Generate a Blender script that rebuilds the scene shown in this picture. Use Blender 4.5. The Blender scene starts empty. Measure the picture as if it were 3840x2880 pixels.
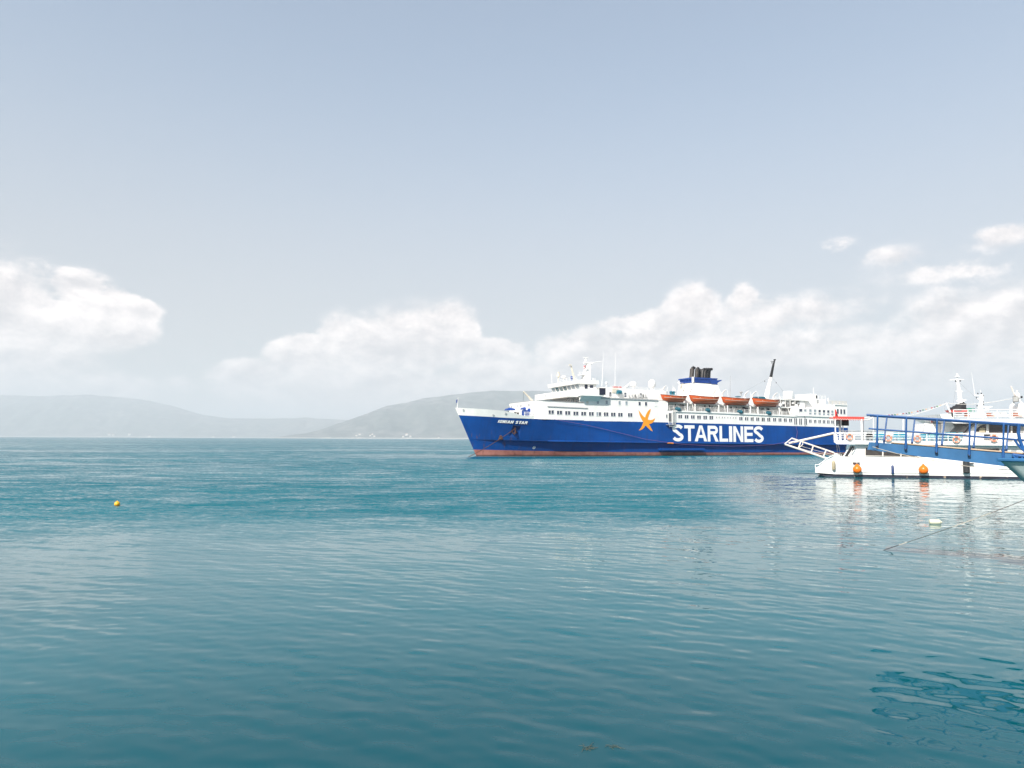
import bpy, bmesh, math, random
import numpy as np
from mathutils import Vector, Matrix

random.seed(7)
rng = np.random.default_rng(11)
C = bpy.context.scene.collection
SC = bpy.context.scene
R = math.radians
PI = math.pi

# ------------------------------------------------------------------ camera
FPX = 2663.0                       # focal length in pixels of the 3840 px wide photograph
CAM_H = 4.0
PITCH, ROLL = R(4.42), R(0.264)
cam_fwd = Vector((0, math.cos(PITCH), math.sin(PITCH)))
cam_right = Vector((math.cos(ROLL), 0, math.sin(ROLL)))
cam_right = (cam_right - cam_fwd * cam_right.dot(cam_fwd)).normalized()
cam_up = cam_right.cross(cam_fwd)
cd = bpy.data.cameras.new('camera')
cam = bpy.data.objects.new('camera', cd)
C.objects.link(cam)
M = Matrix((cam_right, cam_up, -cam_fwd)).transposed().to_4x4()
M.translation = (0, 0, CAM_H)
cam.matrix_world = M
cd.sensor_width = 36.0
cd.lens = FPX / 3840.0 * 36.0
cd.clip_start = 0.1
cd.clip_end = 60000.0
SC.camera = cam
EYE = Vector((0, 0, CAM_H))

def ray(px, py):
    return (cam_fwd * FPX + cam_right * (px - 1920.0) - cam_up * (py - 1440.0)).normalized()
def at_z(px, py, z=0.0):
    d = ray(px, py)
    return EYE + d * ((z - CAM_H) / d.z)
def at_y(px, py, y):
    d = ray(px, py)
    return EYE + d * (y / d.y)

# ------------------------------------------------------------------ render settings
SC.view_settings.view_transform = 'Standard'
SC.view_settings.look = 'None'
SC.view_settings.exposure = 0.9
SC.view_settings.gamma = 1.0
SC.view_settings.use_curve_mapping = False
SC.render.engine = 'CYCLES'
SC.cycles.max_bounces = 6
SC.cycles.diffuse_bounces = 2
SC.cycles.glossy_bounces = 3
SC.cycles.volume_bounces = 1
SC.cycles.caustics_reflective = False
SC.cycles.caustics_refractive = False
SC.cycles.sample_clamp_indirect = 6.0
SC.cycles.use_denoising = True

# ------------------------------------------------------------------ node helpers
class S:
    """a socket with arithmetic"""
    def __init__(self, nt, sock): self.nt, self.s = nt, sock
    def _op(self, op, *args, clamp=False):
        n = self.nt.nodes.new('ShaderNodeMath'); n.operation = op; n.use_clamp = clamp
        for i, a in enumerate((self,) + args):
            if isinstance(a, S): self.nt.links.new(a.s, n.inputs[i])
            else: n.inputs[i].default_value = float(a)
        return S(self.nt, n.outputs[0])
    def __add__(self, o): return self._op('ADD', o)
    __radd__ = __add__
    def __sub__(self, o): return self._op('SUBTRACT', o)
    def __rsub__(self, o): return (self * -1.0) + o
    def __mul__(self, o): return self._op('MULTIPLY', o)
    __rmul__ = __mul__
    def __truediv__(self, o): return self._op('DIVIDE', o)
    def max(self, o): return self._op('MAXIMUM', o)
    def min(self, o): return self._op('MINIMUM', o)
    def clamp(self): return self._op('ADD', 0.0, clamp=True)
    def exp(self): return self._op('EXPONENT')
    def abs(self): return self._op('ABSOLUTE')
    def step(self, a, b):
        n = self.nt.nodes.new('ShaderNodeMapRange'); n.interpolation_type = 'SMOOTHSTEP'
        self.nt.links.new(self.s, n.inputs[0])
        n.inputs[1].default_value = a; n.inputs[2].default_value = b
        n.inputs[3].default_value = 0.0; n.inputs[4].default_value = 1.0
        return S(self.nt, n.outputs[0])

def n_xyz(nt, x, y, z):
    n = nt.nodes.new('ShaderNodeCombineXYZ')
    for i, a in enumerate((x, y, z)):
        if isinstance(a, S): nt.links.new(a.s, n.inputs[i])
        else: n.inputs[i].default_value = float(a)
    return n.outputs[0]
def n_noise(nt, vec, scale, detail=4.0, rough=0.5, distort=0.0, out=0):
    n = nt.nodes.new('ShaderNodeTexNoise'); n.noise_dimensions = '3D'
    nt.links.new(vec, n.inputs['Vector'])
    n.inputs['Scale'].default_value = scale; n.inputs['Detail'].default_value = detail
    n.inputs['Roughness'].default_value = rough; n.inputs['Distortion'].default_value = distort
    return S(nt, n.outputs[0]) if out == 0 else n.outputs[1]
def n_sep(nt, vec):
    n = nt.nodes.new('ShaderNodeSeparateXYZ'); nt.links.new(vec, n.inputs[0])
    return [S(nt, o) for o in n.outputs]
def n_mix(nt, fac, a, b):
    n = nt.nodes.new('ShaderNodeMix'); n.data_type = 'RGBA'
    if isinstance(fac, S): nt.links.new(fac.s, n.inputs[0])
    else: n.inputs[0].default_value = fac
    for k, v in ((6, a), (7, b)):
        if isinstance(v, (tuple, list)): n.inputs[k].default_value = (*v[:3], 1.0)
        else: nt.links.new(v, n.inputs[k])
    return n.outputs[2]

# ------------------------------------------------------------------ sun and sky
SUN_AZ = R(213.0)      # direction TO the sun, clockwise from +Y: behind the camera, to its left
SUN_EL = R(40.0)
to_sun = Vector((math.sin(SUN_AZ) * math.cos(SUN_EL), math.cos(SUN_AZ) * math.cos(SUN_EL), math.sin(SUN_EL)))
ld = bpy.data.lights.new('sun', 'SUN')
ld.energy = 4.25; ld.angle = R(0.5); ld.color = (1.0, 0.945, 0.865)
lo = bpy.data.objects.new('sun', ld); C.objects.link(lo)
lo.rotation_euler = (-to_sun).to_track_quat('-Z', 'Y').to_euler()
lo.location = (-200, -200, 300)

world = bpy.data.worlds.new('World'); SC.world = world
world.use_nodes = True
wt = world.node_tree
for n in list(wt.nodes): wt.nodes.remove(n)
w_out = wt.nodes.new('ShaderNodeOutputWorld')
sky = wt.nodes.new('ShaderNodeTexSky'); sky.sky_type = 'NISHITA'
sky.sun_disc = False
sky.sun_elevation = SUN_EL; sky.sun_rotation = SUN_AZ
sky.altitude = 0.0; sky.air_density = 1.0; sky.dust_density = 1.6; sky.ozone_density = 1.0
bg_sky = wt.nodes.new('ShaderNodeBackground'); bg_sky.inputs[1].default_value = 0.105
bg_cl = wt.nodes.new('ShaderNodeBackground'); bg_cl.inputs[1].default_value = 1.0
mixw = wt.nodes.new('ShaderNodeMixShader')
tc = wt.nodes.new('ShaderNodeTexCoord')
dx, dy, dz = n_sep(wt, tc.outputs['Generated'])
az = dx._op('ARCTAN2', dy) * 57.29578
el = dz._op('ARCSINE') * 57.29578

def azel(px, py):
    d = ray(px, py)
    return math.degrees(math.atan2(d.x, d.y)), math.degrees(math.asin(d.z))

# cloud masses: centre and half sizes in photo pixels, strength
BLOBS = [
    # heap in the middle
    (1560, 1285, 170, 105, 1.00), (1690, 1235, 85, 85, .95), (1400, 1300, 130, 95, .85), (1265, 1250, 70, 75, .70), (1180, 1330, 130, 65, .85),
    (910, 1425, 110, 55, .80), (1100, 1440, 240, 70, .70), (1450, 1440, 260, 70, .72),
    (1850, 1430, 260, 90, .70), (1880, 1310, 90, 45, .62),
    (1220, 1520, 330, 38, .62), (1500, 1490, 160, 30, .45),
    # mass at the left
    (20, 1170, 230, 150, .85), (270, 1090, 150, 70, .60), (400, 1140, 120, 55, .52), (500, 1165, 110, 45, .52), (430, 1240, 170, 75, .46), (120, 1330, 300, 150, .58), (330, 1250, 220, 90, .45),
    (380, 1455, 170, 50, .78), (80, 1445, 140, 50, .70), (680, 1450, 70, 40, .40),
    # bank behind the ferry
    (2600, 1165, 90, 80, .85), (2790, 1130, 55, 60, .70), (2500, 1240, 220, 65, .62), (2950, 1180, 320, 70, .66), (2250, 1330, 260, 75, .62),
    (2600, 1350, 420, 110, .72), (3050, 1330, 420, 120, .70), (3500, 1370, 430, 150, .74), (3700, 1220, 300, 110, .74), (3850, 1300, 260, 170, .70),
    (2800, 1450, 500, 90, .62), (3380, 1440, 300, 80, .55),
    # thin pieces high on the right
    (3310, 970, 170, 42, .34), (3500, 985, 460, 90, .20), (3140, 920, 110, 50, .28), (3760, 900, 160, 45, .46), (3560, 1020, 330, 45, .33),
]
mass = None
for (bx, by, rx, ry, a) in BLOBS:
    a0, e0 = azel(bx, by)
    sa = rx / FPX * 57.3 * 1.0 / (1.0 + ((bx - 1920) / FPX) ** 2); se = ry / FPX * 57.3
    u = (az - a0) * (1.0 / sa); v = (el - e0) * (1.0 / se)
    g = ((u * u + v * v) * -0.72).exp() * a
    mass = g if mass is None else mass._op('SMOOTH_MAX', g, 0.12)
# beyond the frame the same kind of broken bank goes on round the horizon
side = az.abs().step(37.0, 50.0)
low = (el - 7.0).abs().step(9.0, 3.0)
cyc = n_noise(wt, tc.outputs['Generated'], 3.0, 2.0, 0.5)
mass = mass.max(side * low * cyc.step(0.40, 0.60) * 0.72)

gate = mass.step(0.02, 0.35)
def cloud_density(du, dv):
    a2 = az + du; e2 = el + dv
    vec = n_xyz(wt, a2 * 0.11, e2 * 0.17, 0.37)
    f = n_noise(wt, vec, 1.9, 10.0, 0.62, 0.15)
    f2 = n_noise(wt, vec, 0.62, 3.0, 0.5, 0.0)
    bl = (n_noise(wt, vec, 4.2, 3.0, 0.5) - 0.5).abs() * -2.0 + 0.22
    return mass + (bl * 0.13 + (f - 0.5) * 1.15 + (f2 - 0.5) * 0.55) * gate - 0.22
dens = cloud_density(0.0, 0.0)
toward = cloud_density(-0.55, 0.75)
soft = n_noise(wt, n_xyz(wt, az * 0.05, el * 0.16, 5.1), 1.3, 2.0, 0.5).step(0.40, 0.62)
alpha = dens.step(-0.01, 0.15) * (1.0 - soft) + dens.step(-0.10, 0.42) * soft
lit = ((dens - toward) * 1.55 + 0.45 + (0.3 - dens) * 0.22).clamp().step(0.05, 0.9)
dist_fade = el.step(0.5, 9.0)
ccol = n_mix(wt, lit, (0.44, 0.412, 0.412), (0.83, 0.75, 0.71))
ccol = n_mix(wt, dist_fade, n_mix(wt, 0.45, ccol, (0.37, 0.375, 0.39)), ccol)
wt.links.new(ccol, bg_cl.inputs[0])
# a thin even veil of high cirrus takes the strength out of the blue
veil = n_mix(wt, el.step(36.0, 6.0) * 0.44 + 0.40, sky.outputs[0], n_mix(wt, el.step(30.0, 6.0), (2.88, 3.26, 3.60), (3.50, 3.45, 3.45)))
wt.links.new(veil, bg_sky.inputs[0])
wt.links.new((alpha * 0.93).s, mixw.inputs[0])
wt.links.new(bg_sky.outputs[0], mixw.inputs[1]); wt.links.new(bg_cl.outputs[0], mixw.inputs[2])
wt.links.new(mixw.outputs[0], w_out.inputs[0])
world.cycles.sampling_method = 'MANUAL'
world.cycles.sample_map_resolution = 1024

# ------------------------------------------------------------------ materials
MATS = {}
def new_mat(name):
    m = bpy.data.materials.new(name); m.use_nodes = True
    b = m.node_tree.nodes['Principled BSDF']
    return m, m.node_tree, b
def mat(name, col, rough=0.5, var=0.06, scale=1.2, metal=0.0, spec=0.5, dirt=None, stretch=(1, 1, 1)):
    """painted surface: base colour with slow tonal variation and optional dirt / rust patches"""
    if name in MATS: return MATS[name]
    m, nt, b = new_mat(name)
    tcn = nt.nodes.new('ShaderNodeTexCoord')
    mp = nt.nodes.new('ShaderNodeMapping'); mp.inputs['Scale'].default_value = stretch
    nt.links.new(tcn.outputs['Object'], mp.inputs['Vector'])
    f = n_noise(nt, mp.outputs[0], scale, 5.0, 0.6)
    k = 1.0 - var * 2; h = 1.0 + var
    c = n_mix(nt, f.step(0.25, 0.75), tuple(min(1, x * k) for x in col), tuple(min(1, x * h) for x in col))
    if dirt:
        dcol, dscale, lo_, hi_, amt = dirt
        g = n_noise(nt, mp.outputs[0], dscale, 6.0, 0.65)
        c = n_mix(nt, g.step(lo_, hi_) * amt, c, dcol)
    nt.links.new(c, b.inputs['Base Color'])
    r = n_noise(nt, tcn.outputs['Object'], scale * 2.3, 3.0, 0.5)
    nt.links.new((r * 0.25 + (rough - 0.125)).clamp().s, b.inputs['Roughness'])
    b.inputs['Metallic'].default_value = metal
    b.inputs['Specular IOR Level'].default_value = spec
    MATS[name] = m
    return m

# ------------------------------------------------------------------ mesh builder
class MB:
    def __init__(self): self.v, self.f, self.m = [], [], []; self.mi = 0
    def add(self, vs, fs):
        o = len(self.v); self.v += [tuple(p) for p in vs]
        for f in fs: self.f.append(tuple(o + i for i in f)); self.m.append(self.mi)
        return self
    def box(self, x0, x1, y0, y1, z0, z1):
        vs = [(x, y, z) for x in (x0, x1) for y in (y0, y1) for z in (z0, z1)]
        return self.add(vs, [(0, 1, 3, 2), (4, 6, 7, 5), (0, 4, 5, 1), (2, 3, 7, 6), (0, 2, 6, 4), (1, 5, 7, 3)])
    def hexa(self, p):   # 8 points: bottom 4 (loop), top 4 (loop)
        return self.add(p, [(3, 2, 1, 0), (4, 5, 6, 7), (0, 1, 5, 4), (1, 2, 6, 5), (2, 3, 7, 6), (3, 0, 4, 7)])
    def prism(self, poly, offset):   # polygon points (3d), extruded by offset vector
        n = len(poly); o = Vector(offset)
        a = [Vector(p) for p in poly]; b = [p + o for p in a]
        return self.add(a + b, [tuple(range(n))[::-1], tuple(range(n, 2 * n))] + [(i, (i + 1) % n, n + (i + 1) % n, n + i) for i in range(n)])
    def cyl(self, p0, p1, r0, r1=None, n=8, caps=True):
        p0, p1 = Vector(p0), Vector(p1); r1 = r0 if r1 is None else r1
        d = (p1 - p0).normalized()
        a = d.orthogonal().normalized(); b = d.cross(a)
        vs = []
        for p, r in ((p0, r0), (p1, r1)):
            for i in range(n):
                t = 2 * PI * i / n
                vs.append(p + a * (math.cos(t) * r) + b * (math.sin(t) * r))
        fs = [(i, (i + 1) % n, n + (i + 1) % n, n + i) for i in range(n)]
        if caps: fs += [tuple(range(n))[::-1], tuple(range(n, 2 * n))]
        return self.add(vs, fs)
    def tube(self, pts, r, n=6, caps=True):
        pts = [Vector(p) for p in pts]; k = len(pts)
        rs = r if isinstance(r, (list, tuple)) else [r] * k
        vs, fs = [], []
        a = None
        for j, p in enumerate(pts):
            d = (pts[min(j + 1, k - 1)] - pts[max(j - 1, 0)]).normalized()
            if a is None: a = d.orthogonal().normalized()
            a = (a - d * a.dot(d)).normalized(); b = d.cross(a)
            for i in range(n):
                t = 2 * PI * i / n
                vs.append(p + a * (math.cos(t) * rs[j]) + b * (math.sin(t) * rs[j]))
        for j in range(k - 1):
            for i in range(n):
                fs.append((j * n + i, j * n + (i + 1) % n, (j + 1) * n + (i + 1) % n, (j + 1) * n + i))
        if caps: fs += [tuple(range(n))[::-1], tuple(range((k - 1) * n, k * n))]
        return self.add(vs, fs)
    def lathe(self, prof, c=(0, 0, 0), n=16, axis='z'):   # prof: (r, h) pairs
        vs, fs = [], []
        for (r, h) in prof:
            for i in range(n):
                t = 2 * PI * i / n
                x, y = r * math.cos(t), r * math.sin(t)
                p = (x, y, h) if axis == 'z' else ((h, x, y) if axis == 'x' else (x, h, y))
                vs.append((p[0] + c[0], p[1] + c[1], p[2] + c[2]))
        for j in range(len(prof) - 1):
            for i in range(n):
                fs.append((j * n + i, j * n + (i + 1) % n, (j + 1) * n + (i + 1) % n, (j + 1) * n + i))
        fs += [tuple(range(n))[::-1], tuple(range((len(prof) - 1) * n, len(prof) * n))]
        return self.add(vs, fs)
    def torus(self, c, R0, r, n=20, k=8, axis='y'):
        vs, fs = [], []
        for i in range(n):
            t = 2 * PI * i / n
            for j in range(k):
                q = 2 * PI * j / k
                rr = R0 + r * math.cos(q); h = r * math.sin(q)
                x, z = rr * math.cos(t), rr * math.sin(t)
                p = (x, h, z) if axis == 'y' else ((x, z, h) if axis == 'z' else (h, x, z))
                vs.append((p[0] + c[0], p[1] + c[1], p[2] + c[2]))
        for i in range(n):
            for j in range(k):
                fs.append((i * k + j, i * k + (j + 1) % k, ((i + 1) % n) * k + (j + 1) % k, ((i + 1) % n) * k + j))
        return self.add(vs, fs)
    def build(self, name, mats, parent=None, smooth=False, loc=None, fix=True):
        me = bpy.data.meshes.new(name)
        me.from_pydata(self.v, [], self.f)
        for m in (mats if isinstance(mats, (list, tuple)) else [mats]): me.materials.append(m)
        if any(self.m): me.polygons.foreach_set('material_index', self.m)
        if fix:
            bm = bmesh.new(); bm.from_mesh(me)
            bmesh.ops.recalc_face_normals(bm, faces=bm.faces)
            bm.to_mesh(me); bm.free()
        if smooth:
            me.polygons.foreach_set('use_smooth', [True] * len(me.polygons))
            try: me.set_sharp_from_angle(angle=R(38))
            except Exception: pass
        me.update()
        o = bpy.data.objects.new(name, me); C.objects.link(o)
        if parent is not None: o.parent = parent
        if loc is not None: o.location = loc
        return o

def tag(o, label=None, cat=None, group=None, kind=None):
    if label: o['label'] = label
    if cat: o['category'] = cat
    if group: o['group'] = group
    if kind: o['kind'] = kind
    return o
def thing(name, label, cat, loc=(0, 0, 0), rz=0.0, group=None):
    o = bpy.data.objects.new(name, None); C.objects.link(o)
    o.location = loc; o.rotation_euler = (0, 0, rz); o.empty_display_size = 0.3
    return tag(o, label, cat, group)
def copy_tree(o, parent=None):
    c = o.copy(); C.objects.link(c)
    if parent is not None: c.parent = parent
    for ch in list(o.children): copy_tree(ch, c)
    return c

# ------------------------------------------------------------------ water
m, nt, b = new_mat('sea_water')
geo = nt.nodes.new('ShaderNodeNewGeometry')
px_, py_, pz_ = n_sep(nt, geo.outputs['Position'])
# wind patches: long irregular streaks, calmer close to the quay
pv2 = n_xyz(nt, px_ * 0.010, py_ * 0.034, 0.0)
patch = n_noise(nt, pv2, 1.0, 4.0, 0.6, 0.6)
dist = (px_ * px_ + py_ * py_)._op('SQRT')
lee = (px_ - py_ * 0.27).step(-3.0, 9.0) * dist.step(98.0, 78.0)          # sheltered water beside the moored boats
edge_ = (patch - 0.5) * 16.0
groups = n_noise(nt, n_xyz(nt, px_ * 0.16, py_ * 0.55, 7.0), 1.0, 3.0, 0.6)
ruffle = (groups.step(0.34, 0.62) * 0.8 + 0.55) * (dist + edge_).step(24.0, 48.0) * (patch.step(0.36, 0.56) * 0.5 + 0.5) * (1.0 - lee * 0.80) + 0.085
rip = n_noise(nt, n_xyz(nt, px_ * 0.8, py_ * 1.25, 0.0), 3.2, 3.0, 0.62, 0.3, out=1)
rip2 = n_noise(nt, n_xyz(nt, px_ * 0.25, py_ * 0.5, 3.0), 1.1, 2.0, 0.5, 0.0, out=1)
def slope_vec(col, k):
    r_, g_, b_ = n_sep(nt, col)
    return n_xyz(nt, (r_ - 0.5) * k, (g_ - 0.5) * k - k * lean, 0.0)
# beyond the calm patch the breeze steepens the wave faces that look towards the quay
lean = dist.step(22.0, 40.0) * 0.18 * (1.0 - lee)
va = nt.nodes.new('ShaderNodeVectorMath'); va.operation = 'ADD'
nt.links.new(geo.outputs['Normal'], va.inputs[0]); nt.links.new(slope_vec(rip, ruffle * 0.62), va.inputs[1])
vb = nt.nodes.new('ShaderNodeVectorMath'); vb.operation = 'ADD'
nt.links.new(va.outputs[0], vb.inputs[0]); nt.links.new(slope_vec(rip2, ruffle * 0.35), vb.inputs[1])
vn = nt.nodes.new('ShaderNodeVectorMath'); vn.operation = 'NORMALIZE'
nt.links.new(vb.outputs[0], vn.inputs[0])
nt.links.new(vn.outputs[0], b.inputs['Normal'])
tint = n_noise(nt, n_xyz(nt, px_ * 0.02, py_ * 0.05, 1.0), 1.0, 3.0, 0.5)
# vignetting and grading painted into water colour: darker near camera, lighter farther out
vignette_mix = (dist + (tint - 0.5) * 7.0).step(7.0, 18.5)
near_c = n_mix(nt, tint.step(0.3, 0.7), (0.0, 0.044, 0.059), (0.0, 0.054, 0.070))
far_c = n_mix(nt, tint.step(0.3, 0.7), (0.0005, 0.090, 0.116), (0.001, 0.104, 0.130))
nt.links.new(n_mix(nt, vignette_mix, near_c, far_c), b.inputs['Base Color'])
b.inputs['Roughness'].default_value = 0.03
b.inputs['Specular Tint'].default_value = (0.30, 0.92, 1.0, 1.0)
b.inputs['IOR'].default_value = 1.31
WATER = m

def wave_height(X, Y, cell):
    H = np.zeros_like(X)
    g = np.random.default_rng(5)
    n = 64
    Dd = np.sqrt(X * X + Y * Y)
    chop = 0.82 + 0.4 * np.clip((Dd - 22.0) / 40.0, 0, 1)
    for i in range(n):
        lam = 0.30 * (5.0 / 0.30) ** (((i + g.random()) / n) ** 1.7)
        th = R(66.0) + g.normal(0, R(24.0))          # crests run roughly across the view, dipping to the right
        k = 2 * PI / lam
        s = 0.0078 * (1.0 if lam < 0.75 else (0.75 / lam) ** 0.8)
        if lam < 0.40: s *= 0.7
        fade = np.clip((lam / cell - 2.2) / 2.2, 0, 1)
        am = s / k * fade * chop
        H += am * np.sin(k * (math.cos(th) * X + math.sin(th) * Y) + g.random() * 6.283)
    return H
step = 0.0036
r0, r1 = 6.2, 420.0
nr = int(math.log(r1 / r0) / step) + 1
rr = r0 * np.exp(np.arange(nr) * step)
th = np.arange(-R(45), R(45) + step, step)
RR, TH = np.meshgrid(rr, th, indexing='ij')
X = RR * np.sin(TH); Y = RR * np.cos(TH)
edge = np.clip((r1 - RR) / (0.4 * r1), 0, 1)
Z = wave_height(X, Y, RR * step) * edge
nth = len(th)
co = np.stack([X, Y, Z], -1).reshape(-1, 3)
ii = (np.arange(nr - 1)[:, None] * nth + np.arange(nth - 1)[None, :]).reshape(-1)
quads = np.stack([ii, ii + nth, ii + nth + 1, ii + 1], -1)
# outer ring to beyond the far shore and the inner ground behind the camera
far_r = np.array([900.0, 3000.0, 30000.0])
base = len(co)
tha = np.concatenate([th])
ring = np.concatenate([np.stack([f_ * np.sin(tha), f_ * np.cos(tha), 0 * tha], -1) for f_ in far_r])
co = np.concatenate([co, ring])
last = (nr - 1) * nth
q2 = []
prev = last + np.arange(nth)
for k in range(3):
    cur = base + k * nth + np.arange(nth)
    q2.append(np.stack([prev[:-1], cur[:-1], cur[1:], prev[1:]], -1)); prev = cur
quads = np.concatenate([quads] + q2)
me = bpy.data.meshes.new('water')
me.vertices.add(len(co)); me.vertices.foreach_set('co', co.astype(np.float32).ravel())
me.loops.add(quads.size); me.loops.foreach_set('vertex_index', quads[:, ::-1].astype(np.int32).ravel())
me.polygons.add(len(quads)); me.polygons.foreach_set('loop_start', (np.arange(len(quads)) * 4).astype(np.int32))
me.polygons.foreach_set('loop_total', np.full(len(quads), 4, np.int32))
me.polygons.foreach_set('use_smooth', np.ones(len(quads), bool))
me.update(calc_edges=True)
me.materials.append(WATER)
wo = bpy.data.objects.new('water', me); C.objects.link(wo)
tag(wo, 'calm teal sea water with small ripples', kind='structure')
# flat continuation of the sea at the sides and behind the camera, just below the rippled sheet
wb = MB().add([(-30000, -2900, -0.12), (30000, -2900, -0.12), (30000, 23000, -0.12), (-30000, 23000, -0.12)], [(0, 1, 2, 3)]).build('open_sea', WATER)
tag(wb, 'open sea beyond the rippled bay', kind='structure')
# ------------------------------------------------------------------ hills across the bay
def fbm2(x, y, seed, octs=6, base=1.0):
    """smooth value noise, vectorised"""
    g = np.random.default_rng(seed)
    tab = g.random((256, 256))
    out = np.zeros_like(x); a = 1.0; f = base
    for o in range(octs):
        xs, ys = x * f + o * 17.3, y * f + o * 9.1
        xi, yi = np.floor(xs).astype(int), np.floor(ys).astype(int)
        fx, fy = xs - xi, ys - yi
        fx = fx * fx * (3 - 2 * fx); fy = fy * fy * (3 - 2 * fy)
        t = lambda i, j: tab[(xi + i) & 255, (yi + j) & 255]
        out += a * ((t(0, 0) * (1 - fx) + t(1, 0) * fx) * (1 - fy) + (t(0, 1) * (1 - fx) + t(1, 1) * fx) * fy - 0.5)
        a *= 0.5; f *= 2.03
    return out
m, nt, b = new_mat('hillside')
geo = nt.nodes.new('ShaderNodeNewGeometry')
nz = n_noise(nt, geo.outputs['Position'], 0.006, 8.0, 0.7)
nz2 = n_noise(nt, geo.outputs['Position'], 0.0011, 4.0, 0.6)
c = n_mix(nt, nz.step(0.38, 0.66), (0.036, 0.050, 0.046), (0.18, 0.178, 0.168))
c = n_mix(nt, nz2.step(0.42, 0.62) * 0.6, c, (0.050, 0.068, 0.055))
gx, gy, gz = n_sep(nt, geo.outputs['Position'])
shore = (gz + (nz - 0.5) * 40.0).step(16.0, 6.0)
c = n_mix(nt, shore * 0.8, c, (0.42, 0.39, 0.34))
nt.links.new(c, b.inputs['Base Color']); b.inputs['Roughness'].default_value = 0.95; b.inputs['Specular IOR Level'].default_value = 0.1
HILL = m
HILL_TOP = 0.0
def hill(name, pts, Y0, depth, seed, rough=0.16, label=None):
    """terrain strip: the crest follows PTS (photo x, photo y); its foot stands at distance Y0"""
    xs = [at_y(p[0], p[1], Y0 + depth * 0.55) for p in pts]
    cx = np.array([p.x for p in xs]); cz = np.array([p.z for p in xs])
    nx, ny = 420, 70
    X = np.linspace(cx[0], cx[-1], nx)
    crest = np.interp(X, cx, cz)
    V = np.linspace(0, 1, ny)
    XX, VV = np.meshgrid(X, V, indexing='ij')
    prof = np.interp(VV, [0, .03, .15, .35, .55, .8, 1], [0, .04, .30, .70, 1.0, .72, 0.25])
    YY = Y0 + depth * VV + 350 * fbm2(X / 1500.0, X * 0, seed + 1, 3)[:, None] * (1 - VV)
    n1 = fbm2(XX / 1400.0 + 3, YY / 1900.0, seed, 6)
    gul = -np.abs(fbm2(XX / 620.0 + YY / 2600.0, YY / 2600.0 + 2, seed + 2, 5))
    ramp = np.sin(np.clip(VV / .55, 0, 1) * PI) ** 0.8
    ZZ = crest[:, None] * prof * (1 + rough * 1.6 * n1 * ramp) + crest[:, None] * ramp * (gul + 0.2) * rough * 2.2
    ZZ += 12 * fbm2(XX / 260.0, YY / 260.0, seed + 4, 4) * np.clip(VV * 8, 0, 1)
    ZZ[:, 0] = -2
    ZZ = np.maximum(ZZ, -2)
    global HILL_TOP; HILL_TOP = max(HILL_TOP, float(ZZ.max()))
    vs = np.stack([XX, YY, ZZ], -1).reshape(-1, 3)
    ii = (np.arange(nx - 1)[:, None] * ny + np.arange(ny - 1)[None, :]).reshape(-1)
    q = np.stack([ii, ii + ny, ii + ny + 1, ii + 1], -1)
    me = bpy.data.meshes.new(name); me.from_pydata(vs.tolist(), [], q.tolist())
    me.polygons.foreach_set('use_smooth', [True] * len(q)); me.materials.append(HILL); me.update()
    o = bpy.data.objects.new(name, me); C.objects.link(o)
    return tag(o, label, kind='structure')
hill('hills', [(-1500, 1560), (-900, 1500), (-300, 1478), (0, 1482), (150, 1486), (350, 1480), (520, 1497), (640, 1520), (760, 1556), (860, 1568), (1000, 1571), (1150, 1566), (1300, 1575), (1500, 1590), (1800, 1600)],
     12300, 3600, 21, 0.20, 'faint blue mountain range far across the bay')
hill('hills', [(1080, 1652), (1150, 1640), (1230, 1608), (1330, 1570), (1390, 1545), (1450, 1521), (1520, 1510), (1580, 1494), (1700, 1478), (1850, 1466), (2050, 1468), (2400, 1500), (2750, 1560), (3050, 1615), (3250, 1640), (3500, 1652), (3700, 1656)],
     8000, 3600, 33, 0.16, 'grey green headland rising behind the ferry bow')

# ------------------------------------------------------------------ haze
m, nt, b = new_mat('air')
nt.nodes.remove(b)
pv = nt.nodes.new('ShaderNodeVolumePrincipled')
pv.inputs['Color'].default_value = (0.765, 0.79, 0.83, 1.0)
pv.inputs['Density'].default_value = 1.25e-4
pv.inputs['Anisotropy'].default_value = 0.0
nt.links.new(pv.outputs[0], nt.nodes['Material Output'].inputs['Volume'])
hz = MB().box(-26000, 26000, -3000, 24000, -3, HILL_TOP + 25).build('haze', m)
tag(hz, kind='stuff', label='pale blue sea haze lying over the whole bay')

# ------------------------------------------------------------------ shared paints
WHITE = mat('white_paint', (0.80, 0.785, 0.755), 0.42, 0.035, 0.7, dirt=((0.50, 0.40, 0.30), 0.5, 0.66, 0.80, 0.16), stretch=(1, 1, 0.35))
WHITE2 = mat('white_fittings', (0.76, 0.75, 0.73), 0.45, 0.05, 2.0)
CREAM = mat('cream_paint', (0.66, 0.60, 0.50), 0.5, 0.06, 2.0)
GREY = mat('grey_paint', (0.36, 0.37, 0.38), 0.5, 0.08, 2.0)
DECK = mat('deck_paint', (0.22, 0.25, 0.24), 0.75, 0.10, 0.8)
DARK = mat('black_rubber', (0.018, 0.018, 0.02), 0.65, 0.15, 3.0)
NAVY = mat('navy_panel', (0.012, 0.014, 0.035), 0.4, 0.1, 2.0)
GLASS = mat('window_glass', (0.030, 0.042, 0.080), 0.12, 0.25, 1.5, spec=0.8)
GLASS_T = mat('teal_window_glass', (0.035, 0.105, 0.125), 0.10, 0.25, 0.8, spec=0.8)
GLASS_P = mat('pale_window_glass', (0.26, 0.31, 0.35), 0.15, 0.15, 1.0, spec=0.8)
BLUEFIT = mat('blue_fittings', (0.010, 0.055, 0.27), 0.4, 0.12, 1.0)
TEAL = mat('teal_tarpaulin', (0.012, 0.14, 0.20), 0.55, 0.25, 1.8)
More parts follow.
